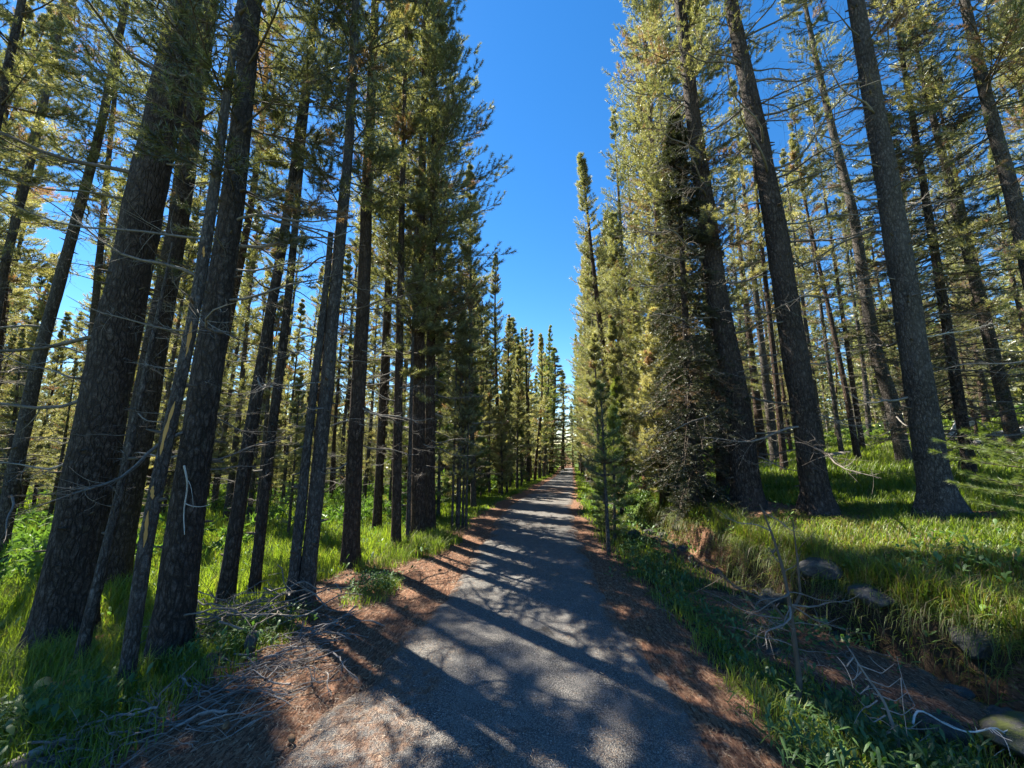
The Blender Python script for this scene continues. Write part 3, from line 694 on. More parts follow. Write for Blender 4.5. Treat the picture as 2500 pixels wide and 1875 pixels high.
# thin trunks seen between the big ones on the right
for i, (x, y, d, z0, lab) in enumerate(((11.3, 13.4, .13, 4, 'thin bare stem left of the mossy log end, in the grass'), (12.5, 13.9, .15, 5, 'slender trunk standing beside the sunlit trunk, farther back'), (9.6, 14.3, .26, 3.6, 'brown trunk seen between the first and middle bank trunks'),
        (10.2, 15.9, .3, 4, 'stout trunk half hidden behind the first bank trunk'), (13.7, 17.2, .19, 4.5, 'far thin trunk in the shade above the long log'), (5.7, 16.6, .22, 2.8, 'brown trunk in bright grass behind the pointed pine'), (4.35, 13.9, .23, 2.6, 'dark trunk close behind the pointed pine'))):
    hero('pine_tree', lab, (x, y), [(x-.05, y, 4), (x-.1, y, 8)], [(2.2, d)], 15+i % 3, M_BARK_RED if i % 2 else M_BARK_GREY,
         dict(z0=z0, R=1.45, nb=120, nl=.085, nw=.012, K=9, J=4, nn=8, dead=.1, base_tint=.12), [(12, 1.5, z0+1, .4, 1.2)], .3, 8, seed=40+i, k=12)

# ---------------------------------------------------------------- tree kinds of the wood, built once and copied
def proto(kind, seed, H, r0, z0, R, shape, bark, needle=None, limbs=20, lod=0, **kw):
    rng = np.random.default_rng(5000+seed)
    z = np.linspace(-.3, H, 30); w = rng.normal(0, .12, 2); ph = rng.uniform(0, 6, 2)
    P = np.stack([w[0]*np.sin(z*.35+ph[0]), w[1]*np.sin(z*.3+ph[1]), z], -1); P[:, :2] -= P[1, :2]
    r = r0*np.maximum(0, 1-np.clip(z, 0, None)/H)**.7+.006
    g = Geo(); trunk_geo(g, rng, P, r, k=12 if lod == 0 else 7, flare=.3, step=.35 if lod == 0 else .8)
    if lod == 0: stub_geo(g, rng, P, r, 12, .4, H*.6, 0)
    tm = g.mesh('trunk', [bark], True)
    cen = lambda q: (np.interp(q, P[:, 2], P[:, 0]), np.interp(q, P[:, 2], P[:, 1]), q)
    g = Geo()
    c = dict(nb=125, K=9, J=4, nn=12, nl=.088, nw=.0108) if lod == 0 else dict(nb=110, K=6, J=3, nn=7, nl=.17, nw=.042)
    c.update(kw); crown_geo(g, rng, z0, H, R, cen, shape=shape, **c)
    cm = g.mesh('crown', [needle or M_NEEDLE, M_SMALLBARK], [1])
    lm = None
    if limbs:
        g = Geo()
        for i in range(limbs):
            q = rng.uniform(.8, max(1.5, z0+1.5)); h = Geo(); limb(h, rng, rng.uniform(.4, R*1.05), .009, twigs=8 if lod == 0 else 5, curl=.7, droop=rng.uniform(-.3, .1), k=4, sub=(lod == 0))
            a = rng.uniform(0, 2*PI); ca, sa = math.cos(a), math.sin(a); cx, cy, _ = cen(q)
            for v, f in zip(h.V, h.F):
                v2 = np.stack([v[:, 0]*ca-v[:, 1]*sa+cx, v[:, 0]*sa+v[:, 1]*ca+cy, v[:, 2]+q], -1); g.V.append(v2); g.F.append(f+g.n)
                g.M.append(np.zeros(len(f), np.int32)); g.A.append(np.full(len(v), .5))
            g.n += h.n
        lm = g.mesh('dead_limbs', [M_DEAD], True)
    return dict(kind=kind, trunk=tm, crown=cm, limbs=lm, H=H, R=R, z0=z0, shape=shape)

TALL = [proto('pine_tree', 1, 17, .125, 4.5, 1.35, 'pine', M_BARK_GREY, limbs=24), proto('pine_tree', 2, 16, .105, 6.5, 1.2, 'pine', M_BARK_RED, limbs=30, dead=.1), proto('pine_tree', 3, 18, .15, 3.6, 1.55, 'pine', M_BARK, limbs=20, base_tint=.1)]
FULL = [proto('pine_tree', 4, 12, .11, 1.6, 1.15, 'pine', M_BARK_GREY, limbs=10, nb=150, base_tint=.12), proto('pine_tree', 5, 14, .13, 2.4, 1.3, 'column', M_BARK_RED, limbs=12, nb=190, base_tint=.15, dead=.1)]
FIRS = [proto('fir_tree', 6, 13, .13, .5, 1.35, 'fir', M_BARK, M_NEEDLE_FIR, limbs=14, nb=200, el0=-.25, el1=.5, curve=.05)]
POLE = [proto('pine_tree', 7, 9, .06, 3.2, .75, 'pine', M_BARK_GREY, limbs=16, nb=80), proto('pine_tree', 8, 11, .075, 5, .8, 'pine', M_BARK_RED, limbs=20, nb=80)]
YOUNG = [proto('young_pine', 9, 4.6, .045, .5, .62, 'pine', M_BARK_GREY, M_NEEDLE, limbs=4, nb=75, K=8, base_tint=.1), proto('young_pine', 10, 3.2, .035, .35, .5, 'column', M_BARK_GREY, M_NEEDLE_YOUNG, limbs=3, nb=60, K=8), proto('young_pine', 14, 6.5, .05, .9, .7, 'column', M_BARK_GREY, M_NEEDLE, limbs=8, nb=100, K=8, base_tint=.15)]
FAR_T = [proto('pine_tree', 11, 17, .16, 4, 1.5, 'pine', M_BARK_GREY, limbs=14, lod=1, base_tint=.22, needle=M_NEEDLE_YOUNG), proto('pine_tree', 12, 15, .14, 2, 1.4, 'column', M_BARK_RED, limbs=8, lod=1, base_tint=.3)]
FAR_F = [proto('fir_tree', 13, 14, .14, .5, 1.6, 'fir', M_BARK, M_NEEDLE, limbs=0, lod=1, nb=150, el0=-.2, el1=.5, curve=.05)]

FPX = 13.535/36*1024
def project(x, y, z):
    c, s = math.cos(PITCH), math.sin(PITCH); zz = z-CAM_H
    d = y*c+zz*s; u = -y*s+zz*c
    if d < .2: return None
    return 512+FPX*x/d, 384-FPX*u/d
GAPY = [-400, 0, 46, 93, 153, 185, 255, 315, 326]
GAPL = [440, 447, 463, 481, 495, 500, 511, 516, 517]
GAPR = [612, 606, 597, 586, 581, 572, 562, 557, 557]
def clear_height(x, y, H, R, z0):
    """tallest height at which this tree leaves the strip of open sky over the path free"""
    b = gz(x, y)
    while H > 3:
        ok = True
        for q in np.linspace(z0 if z0 < H*.5 else H*.5, H, 9):
            r = R*min(1, .3+1.1*(1-(q-z0)/(H-z0+.01))**.7)*.8
            for sx in (-r, r):
                p = project(x+sx, y, b+q)
                if p and -380 < p[1] < 325:
                    if np.interp(p[1], GAPY, GAPL) < p[0] < np.interp(p[1], GAPY, GAPR): ok = False
        if ok: return H
        H *= .9
    return 0

taken = [(o.location.x, o.location.y) for o in sc.objects if o.type == 'EMPTY']
counts = {}
def stand(p, x, y, s, label, group, rng, lean=.02):
    o = empty('young_pine' if s < .63 and p['kind'] == 'pine_tree' else p['kind'], (x, y, gz(x, y)-.03), rng.uniform(0, 2*PI), s)
    o.rotation_euler[0] = rng.normal()*lean; o.rotation_euler[1] = rng.normal()*lean
    tag(o, label, 'tree', group)
    put('trunk', p['trunk'], o); put('crown', p['crown'], o)
    if p['limbs']: put('dead_limbs', p['limbs'], o)
    taken.append((x, y)); counts[group] = counts.get(group, 0)+1
    return o

# clearings that the sun reaches between the crowns
SX, SY = math.sin(SUN_AZ)/math.tan(SUN_EL), math.cos(SUN_AZ)/math.tan(SUN_EL)
LIT = [(7, 8.7), (8.5, 9.3), (6, 9.6), (9.2, 9.2), (10.5, 10.5), (-3.6, 6.2), (-4.6, 7.6), (-2.7, 7.2), (-6.2, 8.2), (-5.2, 5.4), (-1.3, 4.9), (.5, 5.6), (.8, 3.2), (.3, 4.4), (1.0, 7.4), (1.5, 10.5), (2.4, 14), (-7.5, 7), (-5.5, 10.5), (-3.8, 10.8), (-8.5, 9.5), (-7, 12), (-2.4, 12), (12, 12), (13, 10), (8, 11.5), (2.5, 18), (-1.3, 10.5), (-2.6, 9), (3.3, 9), (-3.4, 8.4), (3.4, 12.5)]
def shades(x, y, H, R, z0):
    for (a, b) in LIT:
        for q in np.arange(z0, H, .5):
            if math.hypot(a+SX*q-x, b+SY*q-y) < R*.8*(1-(q-z0)/(H-z0+.1))**.5: return True
    return False
def free(x, y, d):
    return all((x-a)**2+(y-b)**2 > d*d for a, b in taken)

rng = np.random.default_rng(77)
def try_tree(x, y, lib, mind, label, group, smin=.85, smax=1.12, minscale=.35):
    if not free(x, y, mind): return False
    p = lib[int(rng.integers(len(lib)))]; s = rng.uniform(smin, smax)
    H = clear_height(x, y, p['H']*s, p['R']*s, p['z0']*s)
    if H < p['H']*minscale: return False
    sz = s if H >= p['H']*s else H/p['H']
    s = max(sz, min(s*.95, sz*1.7))
    if math.hypot(x, y) < 30 and shades(x, y, p['H']*s, p['R']*s, p['z0']*s): return False
    stand(p, x, y, s, label, group, rng).scale[2] = sz; return True

# far end of the path: the spires that stand up against the sky
for (u, v, dist, p, lab) in ((1105, 690, 34, FAR_T[1], 'tallest pointed spire left of the gap where the path vanishes'), (1137, 742, 40, FAR_F[0], 'pointed dark spire just left of the sky gap'), (1186, 752, 46, FAR_F[0], 'narrow spire standing in the middle of the sky gap'), (1173, 778, 45, FAR_F[0], 'shorter spire leaning on the middle one'), (1211, 800, 58, FAR_T[1], 'low far tree closing the end of the path')):
    px, py = u*1024/2212, v*1024/2212; dx, dy = (px-512)/FPX, -(py-384)/FPX
    fy = math.cos(PITCH)-math.sin(PITCH)*dy; fz = math.sin(PITCH)+math.cos(PITCH)*dy
    x = dx/fy*dist; y = dist; z = CAM_H+fz/fy*dist; H = z-gz(x, y)
    root = stand(p, x, y, H/p['H'], lab, None, rng, 0); root.scale[0] *= 1.75; root.scale[1] *= 1.75; counts.clear()
for (x, y, s) in ((8.6, 65.5, .8), (10.2, 66, .9), (11.8, 67, .85), (7.2, 66.5, .9), (9.4, 69, 1), (11.0, 70, 1), (12.9, 70, 1)):
    stand(FAR_F[0], x, y, s*.8, 'dark conifer standing beyond the last visible bend of the path', 'conifers beyond the bend of the path', rng, .01)
# rows along both margins
y = 8.5
while y < 62:
    for side in (-1, 1):
        for row in range(3 if y < 26 else 2):
            off = rng.uniform(.9, 1.6)+row*1.3
            yy = y+rng.uniform(-.5, .5)
            x = (path_l(yy)-off) if side < 0 else (path_r(yy)+off*.8+.2)
            nm = 'left' if side < 0 else 'right'
            far = yy > 26
            pick = rng.random()
            if yy < 16 and row == 0 and side < 0:
                try_tree(x, yy, YOUNG, .45, 'slim young pine crowding the left edge of the path', 'young pines on the left edge', .7, 1.15)
            elif far:
                try_tree(x, yy, FAR_T if pick < .88 else FAR_F, 1.0, 'distant conifer lining the %s side of the path' % nm, 'distant conifers on the %s side' % nm, .7, 1.0)
            else:
                if side < 0 and yy < 20: try_tree(x, yy, POLE if pick < .55 else YOUNG, .55, 'leafy conifer along the left margin beyond the near trunks', 'conifers along the left margin', .6, .95); continue
                try_tree(x, yy, FULL if pick < .6 else (TALL if pick < .75 else YOUNG), .9 if pick < .75 else .5, 'leafy conifer along the %s margin beyond the near trunks' % nm, 'conifers along the %s margin' % nm)
    y += 1.15 if y < 26 else 3.0
# young growth on the left, in the grass
for i in range(70):
    yy = rng.uniform(7.5, 20); x = path_l(yy)-rng.uniform(.7, 3.2)
    if counts.get('young pines on the left edge', 0) < 34: try_tree(x, yy, YOUNG+POLE[:1], .42, 'slim young pine crowding the left edge of the path', 'young pines on the left edge', .6, 1.1)
# the wood on both sides, near to far
def wood(side, az0, az1, r0, r1, n, mind, libs, label, group, **kw):
    got = 0
    for _ in range(n*30):
        if got >= n: break
        a = RAD(rng.uniform(az0, az1)); r = math.sqrt(rng.uniform(r0*r0, r1*r1)); x, y = r*math.sin(a), r*math.cos(a)
        off = (path_l(y)-x) if side < 0 else (x-path_r(y))
        if off < 2.4: continue
        q = rng.random(); acc = 0
        for pr, lib in libs:
            acc += pr
            if q < acc: break
        if try_tree(x, y, lib, mind, label, group, **kw): got += 1
wood(-1, -64, -16, 9.2, 17, 18, 1.4, [(.45, TALL), (.4, POLE), (.15, FULL)], 'thin trunked pine in the wood behind the left foreground trunks', 'pines behind the left foreground trunks')
wood(-1, -62, -4, 16, 34, 56, 1.7, [(.3, TALL), (.25, POLE), (.45, FULL)], 'tall pine deep in the wood left of the path', 'tall pines deep in the left wood')
wood(-1, -64, -34, 15, 40, 34, 1.5, [(.3, TALL), (.7, FULL)], 'tall pine deep in the wood left of the path', 'tall pines deep in the left wood')
wood(-1, -60, 2, 30, 52, 22, 2.2, [(.8, FAR_T), (.2, FAR_F)], 'far conifer closing the view through the left wood', 'far conifers of the left wood')
wood(1, 18, 62, 9.5, 19, 10, 1.9, [(.35, TALL), (.1, POLE), (.55, FULL)], 'slender conifer rising behind the right bank trunks', 'conifers behind the right bank')
wood(1, 14, 60, 18, 36, 32, 2.2, [(.25, TALL), (.45, FULL), (.3, FIRS)], 'tall conifer on the grassy slope right of the path', 'conifers on the right slope')
wood(1, 12, 58, 34, 52, 20, 2.4, [(.7, FAR_T), (.3, FAR_F)], 'far conifer high on the right slope', 'far conifers of the right slope')
wood(-1, -62, -6, 9, 30, 60, 1.2, [(1, FULL+YOUNG)], 'short leafy conifer filling the understorey left of the path', 'understorey conifers of the left wood', smin=.35, smax=.62, minscale=.3)
wood(1, 16, 60, 15, 34, 26, 1.3, [(1, FULL+YOUNG)], 'short leafy conifer filling the understorey on the right slope', 'understorey conifers of the right slope', smin=.35, smax=.62, minscale=.3)
print('TREES', counts)

# ---------------------------------------------------------------- grass and herbs
def blades(g, rng, x, y, z, h, w, tint, bend=.45):
    n = len(x); a = rng.uniform(0, 2*np.pi, n); d = np.stack([np.cos(a), np.sin(a), 0*a], -1); s = np.stack([-np.sin(a), np.cos(a), 0*a], -1)
    b = np.stack([x, y, z], -1); bd = (bend*rng.uniform(.3, 1.3, n))[:, None]; h = h[:, None]; w = w[:, None]*.5
    up = np.array([0, 0, 1.])
    m = b+up*h*.55+d*h*bd*.3; t = b+up*h*(1-.3*bd)+d*h*bd
    V = np.stack([b-s*w, b+s*w, m-s*w*.8, m+s*w*.8, t], 1).reshape(-1, 3)
    F = np.array([[0, 1, 3], [0, 3, 2], [2, 3, 4]])[None]+(np.arange(n)*5)[:, None, None]
    g.add(V, F, 0, np.repeat(tint, 5))

rng = np.random.default_rng(5)
def sample(n, r0, r1, p, az=66):
    """points thinning out with distance"""
    u = rng.random(n); r = (r0**(1-p)+(r1**(1-p)-r0**(1-p))*u)**(1/(1-p))
    a = np.radians(rng.uniform(-az, az, n)); return r*np.sin(a), r*np.cos(a), r
x, y, r = sample(900000, 1.6, 70, .85)
keep = rng.random(len(x)) < grass_mask(x, y)
keep &= (x < path_l(y)-.05) | (x > path_r(y)+.05)
x, y, r = x[keep], y[keep], r[keep]
side = x < path_l(y)
e = np.interp(y, PY, _E); dr = x-path_r(y); dl = path_l(y)-x
hb = np.where(side, np.interp(dl, [.3, 1.5, 3, 6], [.08, .16, .26, .36]), np.where(dr < e, .12, np.interp(dr-e, [0, .8, 2.5, 5], [.1, .13, .19, .3])))
hb = hb*(.25+1.0*fbm(x*.9, y*.9, 61)+.8*(fbm(x*3.1, y*3.1, 63)-.3))
h = hb*rng.uniform(.5, 1.25, len(x)); w = .0035+.0011*r
ti = np.clip(.5+.6*(fbm(x*.5, y*.5, 62)-.5)+rng.normal(0, .15, len(x)), 0, .88)
dry = (rng.random(len(x)) < np.where((dr > e-.35) & (dr < e+1.6) & (y < 9), .4, .05)); ti = np.where(dry, rng.uniform(.9, 1, len(x)), ti)
g = Geo(); blades(g, rng, x, y, ground(x, y)-.01, h, w, ti, .5)
# dense tussocks hanging over the bank and round the trunks
def tussock(n, cx, cy, rad, hgt, dryp=.15, wid=.006, tint=.45):
    a = rng.uniform(0, 2*np.pi, n); q = rad*np.sqrt(rng.random(n)); xx = cx+q*np.cos(a); yy = cy+q*np.sin(a)
    t = np.where(rng.random(n) < dryp, rng.uniform(.9, 1, n), np.clip(tint+rng.normal(0, .12, n), 0, .88))
    blades(g, rng, xx, yy, ground(xx, yy)-.01, hgt*rng.uniform(.5, 1.2, n), np.full(n, wid), t, .75)
for yy in np.arange(2.2, 9.2, .12):
    ex = path_r(yy)+np.interp(yy, PY, _E)+.35*(fbm(yy*.9, 3.3, 4)-.5)
    for k_ in range(2): tussock(80, ex+rng.uniform(.3, .55), yy+rng.uniform(-.1, .1), .12, rng.uniform(.22, .36), .3)
for (cx, cy, rr, hh, n) in ((-1.45, 6.1, .5, .26, 1500), (-1.2, 6.6, .4, .22, 900), (-1.75, 5.5, .35, .2, 500), (-1.5, 4.3, .28, .13, 350), (-1.42, 4.75, .14, .14, 250), (-1.35, 4.55, .12, .13, 200), (-2.6, 3.75, .3, .2, 400), (-2.35, 3.3, .2, .18, 250), (-2.9, 2.9, .35, .25, 700), (-3.6, 3.6, .6, .32, 1500), (-2.6, 2.55, .18, .22, 220), (-2.0, 3.55, .2, .15, 200)):
    tussock(n, cx, cy, rr, hh, .06)
def droop(n, cx, cy, az, spread, ln, tint, dryp, jx=.1, w=.006):
    a = az+rng.normal(0, spread, n); d = np.stack([np.cos(a), np.sin(a), 0*a], -1); s = np.stack([-np.sin(a), np.cos(a), 0*a], -1)
    x0 = cx+rng.normal(0, jx, n); y0 = cy+rng.normal(0, jx, n); b = np.stack([x0, y0, ground(x0, y0)], -1); L = (ln*rng.uniform(.5, 1.2, n))[:, None]; w = w*.5
    up = np.array([0, 0, 1.]); V = []
    for t_ in (0, .35, .7): 
        c = b+d*L*t_*.85+up*L*(.95*t_-1.15*t_*t_); V += [c-s*w*(1-t_*.5), c+s*w*(1-t_*.5)]
    V.append(b+d*L*.82+up*L*(-.42)); V = np.stack(V, 1).reshape(-1, 3)
    F = np.array([[0, 1, 3], [0, 3, 2], [2, 3, 5], [2, 5, 4], [4, 5, 6]])[None]+(np.arange(n)*7)[:, None, None]
    t = np.where(rng.random(n) < dryp, rng.uniform(.9, 1, n), np.clip(tint+rng.normal(0, .12, n), 0, .88)); g.add(V, F, 0, np.repeat(t, 7))
for yy in np.arange(2.0, 9.4, .05):
    ex = path_r(yy)+np.interp(yy, PY, _E)+.35*(fbm(yy*.9, 3.3, 4)-.5)
    if 6.3 < yy < 6.9: continue
    for k_ in range(3): droop(17, ex+rng.uniform(.1, .4), yy, PI+rng.normal(0, .7), .9, rng.uniform(.16, .42), rng.uniform(.15, .6), .3, .12)
for i in range(130):
    yy = rng.uniform(2.2, 6.5); xx = path_r(yy)+np.interp(yy, PY, _E)+rng.uniform(.5, 3.0); droop(60, xx, yy, rng.uniform(0, 6.28), 1.4, rng.uniform(.2, .42), rng.uniform(.3, .85), .25, .06)
for i in range(60):
    yy = rng.uniform(2.4, 9); xx = path_r(yy)+rng.uniform(.4, 1.5); droop(45, xx, yy, rng.uniform(0, 6.28), 1.6, rng.uniform(.1, .2), rng.uniform(.3, .7), .15, .05, .005)
gr = put('grass', g.mesh('grass', [M_GRASS])); tag(gr, 'green meadow grass and sedge on both sides of the path', None, None, 'stuff')

# broad leaved herbs in the ditch and on the margins
def leaves(g, rng, x, y, z, n, ln, wd, tint, el=(.15, 1.1)):
    M = len(x); I = np.repeat(np.arange(M), n); N = M*n
    a = rng.uniform(0, 2*np.pi, N); e = rng.uniform(*el, N)
    d = np.stack([np.cos(a)*np.cos(e), np.sin(a)*np.cos(e), np.sin(e)], -1); s = np.stack([-np.sin(a), np.cos(a), 0*a], -1)
    st = rng.uniform(.02, .16, N)[:, None]*np.array([0, 0, 1.]); L = (ln*rng.uniform(.5, 1.2, N))[:, None]; W = (wd*rng.uniform(.7, 1.2, N))[:, None]
    b = np.stack([x, y, z], -1)[I]+st+d*L*.1; nrm_ = np.cross(d, s); dn = np.array([0, 0, -1.])
    mid = b+d*L*.5; tip = b+d*L+dn*L*.25
    V = np.stack([b, mid-s*W*.5-nrm_*W*.15, mid, mid+s*W*.5-nrm_*W*.15, b+d*L*.8-s*W*.3+dn*L*.1, b+d*L*.8+s*W*.3+dn*L*.1, tip], 1).reshape(-1, 3)
    F = np.array([[0, 2, 1], [0, 3, 2], [1, 2, 4], [2, 3, 5], [2, 5, 4], [4, 5, 6]])[None]+(np.arange(N)*7)[:, None, None]
    g.add(V, F, 0, np.repeat(np.clip(tint+rng.normal(0, .2, N), 0, 1), 7))
g = Geo()
def herb_patch(n, cx, cy, rx, ry, ln, wd, tint, k=5):
    xx = cx+rx*rng.normal(0, .5, n); yy = cy+ry*rng.normal(0, .5, n); ok = (xx > path_r(yy)+.15) | (xx < path_l(yy)-.2)
    xx, yy = xx[ok], yy[ok]; leaves(g, rng, xx, yy, ground(xx, yy), k, ln, wd, tint)
herb_patch(120, 1.95, 2.6, .5, .55, .095, .02, .35)
herb_patch(85, 2.2, 2.35, .45, .3, .09, .018, .3)
herb_patch(70, 1.5, 2.2, .25, .3, .1, .014, .55)
herb_patch(130, 1.9, 3.9, .4, .7, .09, .02, .5)
herb_patch(160, 1.9, 5.2, .5, .8, .09, .02, .5)
herb_patch(160, 2.2, 7.0, .5, 1.2, .09, .022, .6)
herb_patch(60, 2.7, 3.9, .4, .5, .07, .03, .55)
herb_patch(60, 4.3, 3.9, .9, .7, .1, .035, .8)
herb_patch(120, -1.5, 4.45, .25, .3, .05, .02, .65)
herb_patch(140, -3.0, 2.6, .6, .5, .09, .03, .45)
herb_patch(120, -2.3, 3.5, .5, .4, .08, .018, .6)
herb_patch(900, -5.5, 8.0, 3.0, 3.5, .12, .03, .85)
herb_patch(900, 3.4, 10.5, 1.5, 3.5, .12, .03, .9)
he = put('herb_cover', g.mesh('herb_cover', [M_HERB])); tag(he, 'low broad leaved herbs in the ditch and margins', None, None, 'stuff')
# shrubby undergrowth far back in the wood
g = Geo()
x, y, r = sample(26000, 9, 60, 1.02); ok = ((path_l(y)-x) > 2.0) | (((x-path_r(y)) > 2.0) & (r > 22)); ok &= fbm(x*.35, y*.35, 71) > .5
x, y, r = x[ok], y[ok], r[ok]; n = len(x)
zz = ground(x, y)+rng.uniform(0, .9, n)*(.4+.8*fbm(x*.5, y*.5, 72))
needles(g, rng, np.stack([x, y, zz], -1), nrm(rng.normal(size=(n, 3))+np.array([0, 0, .8])), 9, .16, .05, np.clip(rng.normal(.85, .15, n), 0, 1), 0, .2, 1.4, .08)
ub = put('undergrowth', g.mesh('undergrowth', [M_HERB])); tag(ub, 'leafy undergrowth in the depth of the wood', None, None, 'stuff')

# the closing wall of woodland far away
g = Geo(); n = 640; a = np.radians(rng.uniform(-72, 72, n)); r = rng.uniform(50, 150, n); tx, ty = r*np.sin(a), r*np.cos(a)
off = np.minimum(np.abs(tx-path_l(ty)), np.abs(tx-path_r(ty))); tx, ty = tx[off > 5], ty[off > 5]; n = len(tx)
tz = ground(tx, ty); H = rng.uniform(9, 15, n); m_ = 320; I = np.repeat(np.arange(n), m_); u = rng.random(n*m_)**1.2; q = rng.uniform(0, 2*np.pi, n*m_); rr = 1.7*(1-u)**.8*rng.uniform(.5, 1, n*m_)+.1
C = np.stack([tx[I]+rr*np.cos(q), ty[I]+rr*np.sin(q), tz[I]+.3+u*H[I]], -1)
needles(g, rng, C, np.stack([np.cos(q), np.sin(q), 0*q+.3], -1), 3, .6, .3, np.clip(rng.normal(.45, .2, n*m_), 0, .92))
s_ = np.linspace(0, 1, 4); v, f = tubes(np.stack([np.stack([tx, ty, tz+H*k_], -1) for k_ in s_], 1), np.stack([np.full(n, .16*(1-k_)+.02) for k_ in s_], 1), 5); g.add(v, f, 1)
tag(put('distant_wood', g.mesh('distant_wood', [M_NEEDLE, M_SMALLBARK])), 'far off mass of conifer woodland closing the view', None, None, 'stuff')

# needle litter lying on the margins and asphalt edge
g = Geo(); n = 300000
y = 1.2+(11)*rng.random(n)**1.7; x = rng.uniform(-3.2, 4.6, n)
m = litter_mask(x, y); inp = (x > path_l(y)) & (x < path_r(y)); ed = np.minimum(x-path_l(y), path_r(y)-x)
pr = np.where(inp, np.exp(-np.maximum(ed, 0)/.2)*.7+.05+.5*sst(.55, .75, fbm(x*1.8, y*1.8, 47)), m); k_ = rng.random(n) < pr; x, y, inp = x[k_], y[k_], inp[k_]; n = len(x)
z = ground(x, y)+np.where(inp, .034, .016)+rng.uniform(0, .012, n); a = rng.uniform(0, 2*np.pi, n); L = rng.uniform(.02, .05, n); w = rng.uniform(.0015, .003, n)
d = np.stack([np.cos(a), np.sin(a), rng.normal(0, .18, n)], -1); s = np.stack([-np.sin(a), np.cos(a), rng.normal(0, .3, n)], -1); c = np.stack([x, y, z], -1)
V = np.stack([c-d*L[:, None]/2-s*w[:, None]/2, c-d*L[:, None]/2+s*w[:, None]/2, c+d*L[:, None]/2], 1).reshape(-1, 3)
g.add(V, np.arange(n*3).reshape(-1, 3), 0, np.repeat(rng.random(n), 3))
lt = put('needle_litter', g.mesh('needle_litter', [M_LITTER])); tag(lt, 'orange brown fallen pine needles on the margins', None, None, 'stuff')

# ---------------------------------------------------------------- sticks, logs, stumps
rng = np.random.default_rng(9)
def stick_mesh(seed, fork=True, m=M_STICK, wob=.09, r=.016):
    q = np.random.default_rng(seed); s = np.linspace(0, 1, 14)
    P = np.stack([s-.5, wob*(np.cumsum(q.normal(0, .3, 14))/2), wob*.4*np.sin(s*q.uniform(3, 9)+q.uniform(0, 6))], -1)
    P[:, 1] -= np.linspace(P[0, 1], P[-1, 1], 14)*.7
    g = Geo(); v, f = tubes(P, r*(1-s*.6)*(1+.15*q.normal(size=14)), 6); g.add(v, f)
    for i in range(3 if fork else 1):
        j = int(q.integers(3, 11)); d = nrm(np.array([q.uniform(.3, 1), q.normal(), q.uniform(0, .4)])); t = np.linspace(0, 1, 6)[:, None]
        Q = P[j]+d*t*q.uniform(.12, .35)+np.array([.05, q.normal()*.08, .04])*t**2
        v, f = tubes(Q, r*.5*(1-np.linspace(0, 1, 6)*.7), 4); g.add(v, f)
    return g.mesh('stick', [m], True)
SM = [stick_mesh(300+i) for i in range(9)]; SMD = [stick_mesh(330+i, True, M_DEAD, .14, .009) for i in range(6)]
def heap(name, n, fn, lib, lmin, lmax, label, group, zmax):
    for i in range(n):
        x, y = fn(); l = rng.uniform(lmin, lmax)
        o = put(name, lib[int(rng.integers(len(lib)))], None, (x, y, gz(x, y)+.01+rng.random()**1.5*zmax), (rng.uniform(0, 6.28), rng.normal()*.13, rng.normal(.35, .75)+(3.14 if rng.random() < .5 else 0)), (l, l*rng.uniform(.8, 1.3), l))
        tag(o, label, 'stick', group)
def fa():
    t = rng.random(); u = rng.normal(0, .27); return -2.35+.95*t+u*.55, 2.0+1.2*t-u*.5
heap('stick', 160, fa, SM+SMD, .12, .45, 'weathered stick in the large heap beside the path', 'weathered sticks heaped beside the path', .07)
def fb():
    t = rng.random(); return -2.95+1.05*t+rng.normal(0, .13), 3.95-.1*t+rng.normal(0, .16)
heap('dead_branch', 55, fb, SMD, .4, 1.0, 'dark dead branch in the tangle below the wounded pine', 'dark branches tangled under the left trees', .3)
def fc():
    return -1.65+rng.normal(0, .2), 3.35+rng.normal(0, .25)
heap('stick', 45, fc, SM, .2, .5, 'small pale stick scattered between heap and path edge', 'pale sticks scattered at the path edge', .05)
def fd():
    y = rng.uniform(2.0, 7); return rng.uniform(path_l(y)-.2, path_r(y)+.3), y
for i in range(26):
    x, y = fd(); l = rng.uniform(.05, .17)
    o = put('twig', SM[int(rng.integers(9))], None, (x, y, gz(x, y)+.03), (rng.uniform(0, 6), 0, rng.uniform(0, 6.28)), l); tag(o, 'short twig fallen on the asphalt path', 'twig', 'twigs fallen on the path')
def fe():
    y = rng.uniform(2.6, 6.5); return path_r(y)+rng.uniform(.5, 1.9), y
for i in range(34):
    x, y = fe(); l = rng.uniform(.15, .5)
    o = put('twig', SMD[int(rng.integers(6))], None, (x, y, gz(x, y)+.02), (rng.uniform(0, 6), rng.normal()*.1, rng.uniform(0, 6.28)), l); tag(o, 'dark twig lying in the ditch below the right bank', 'twig', 'twigs lying in the ditch')

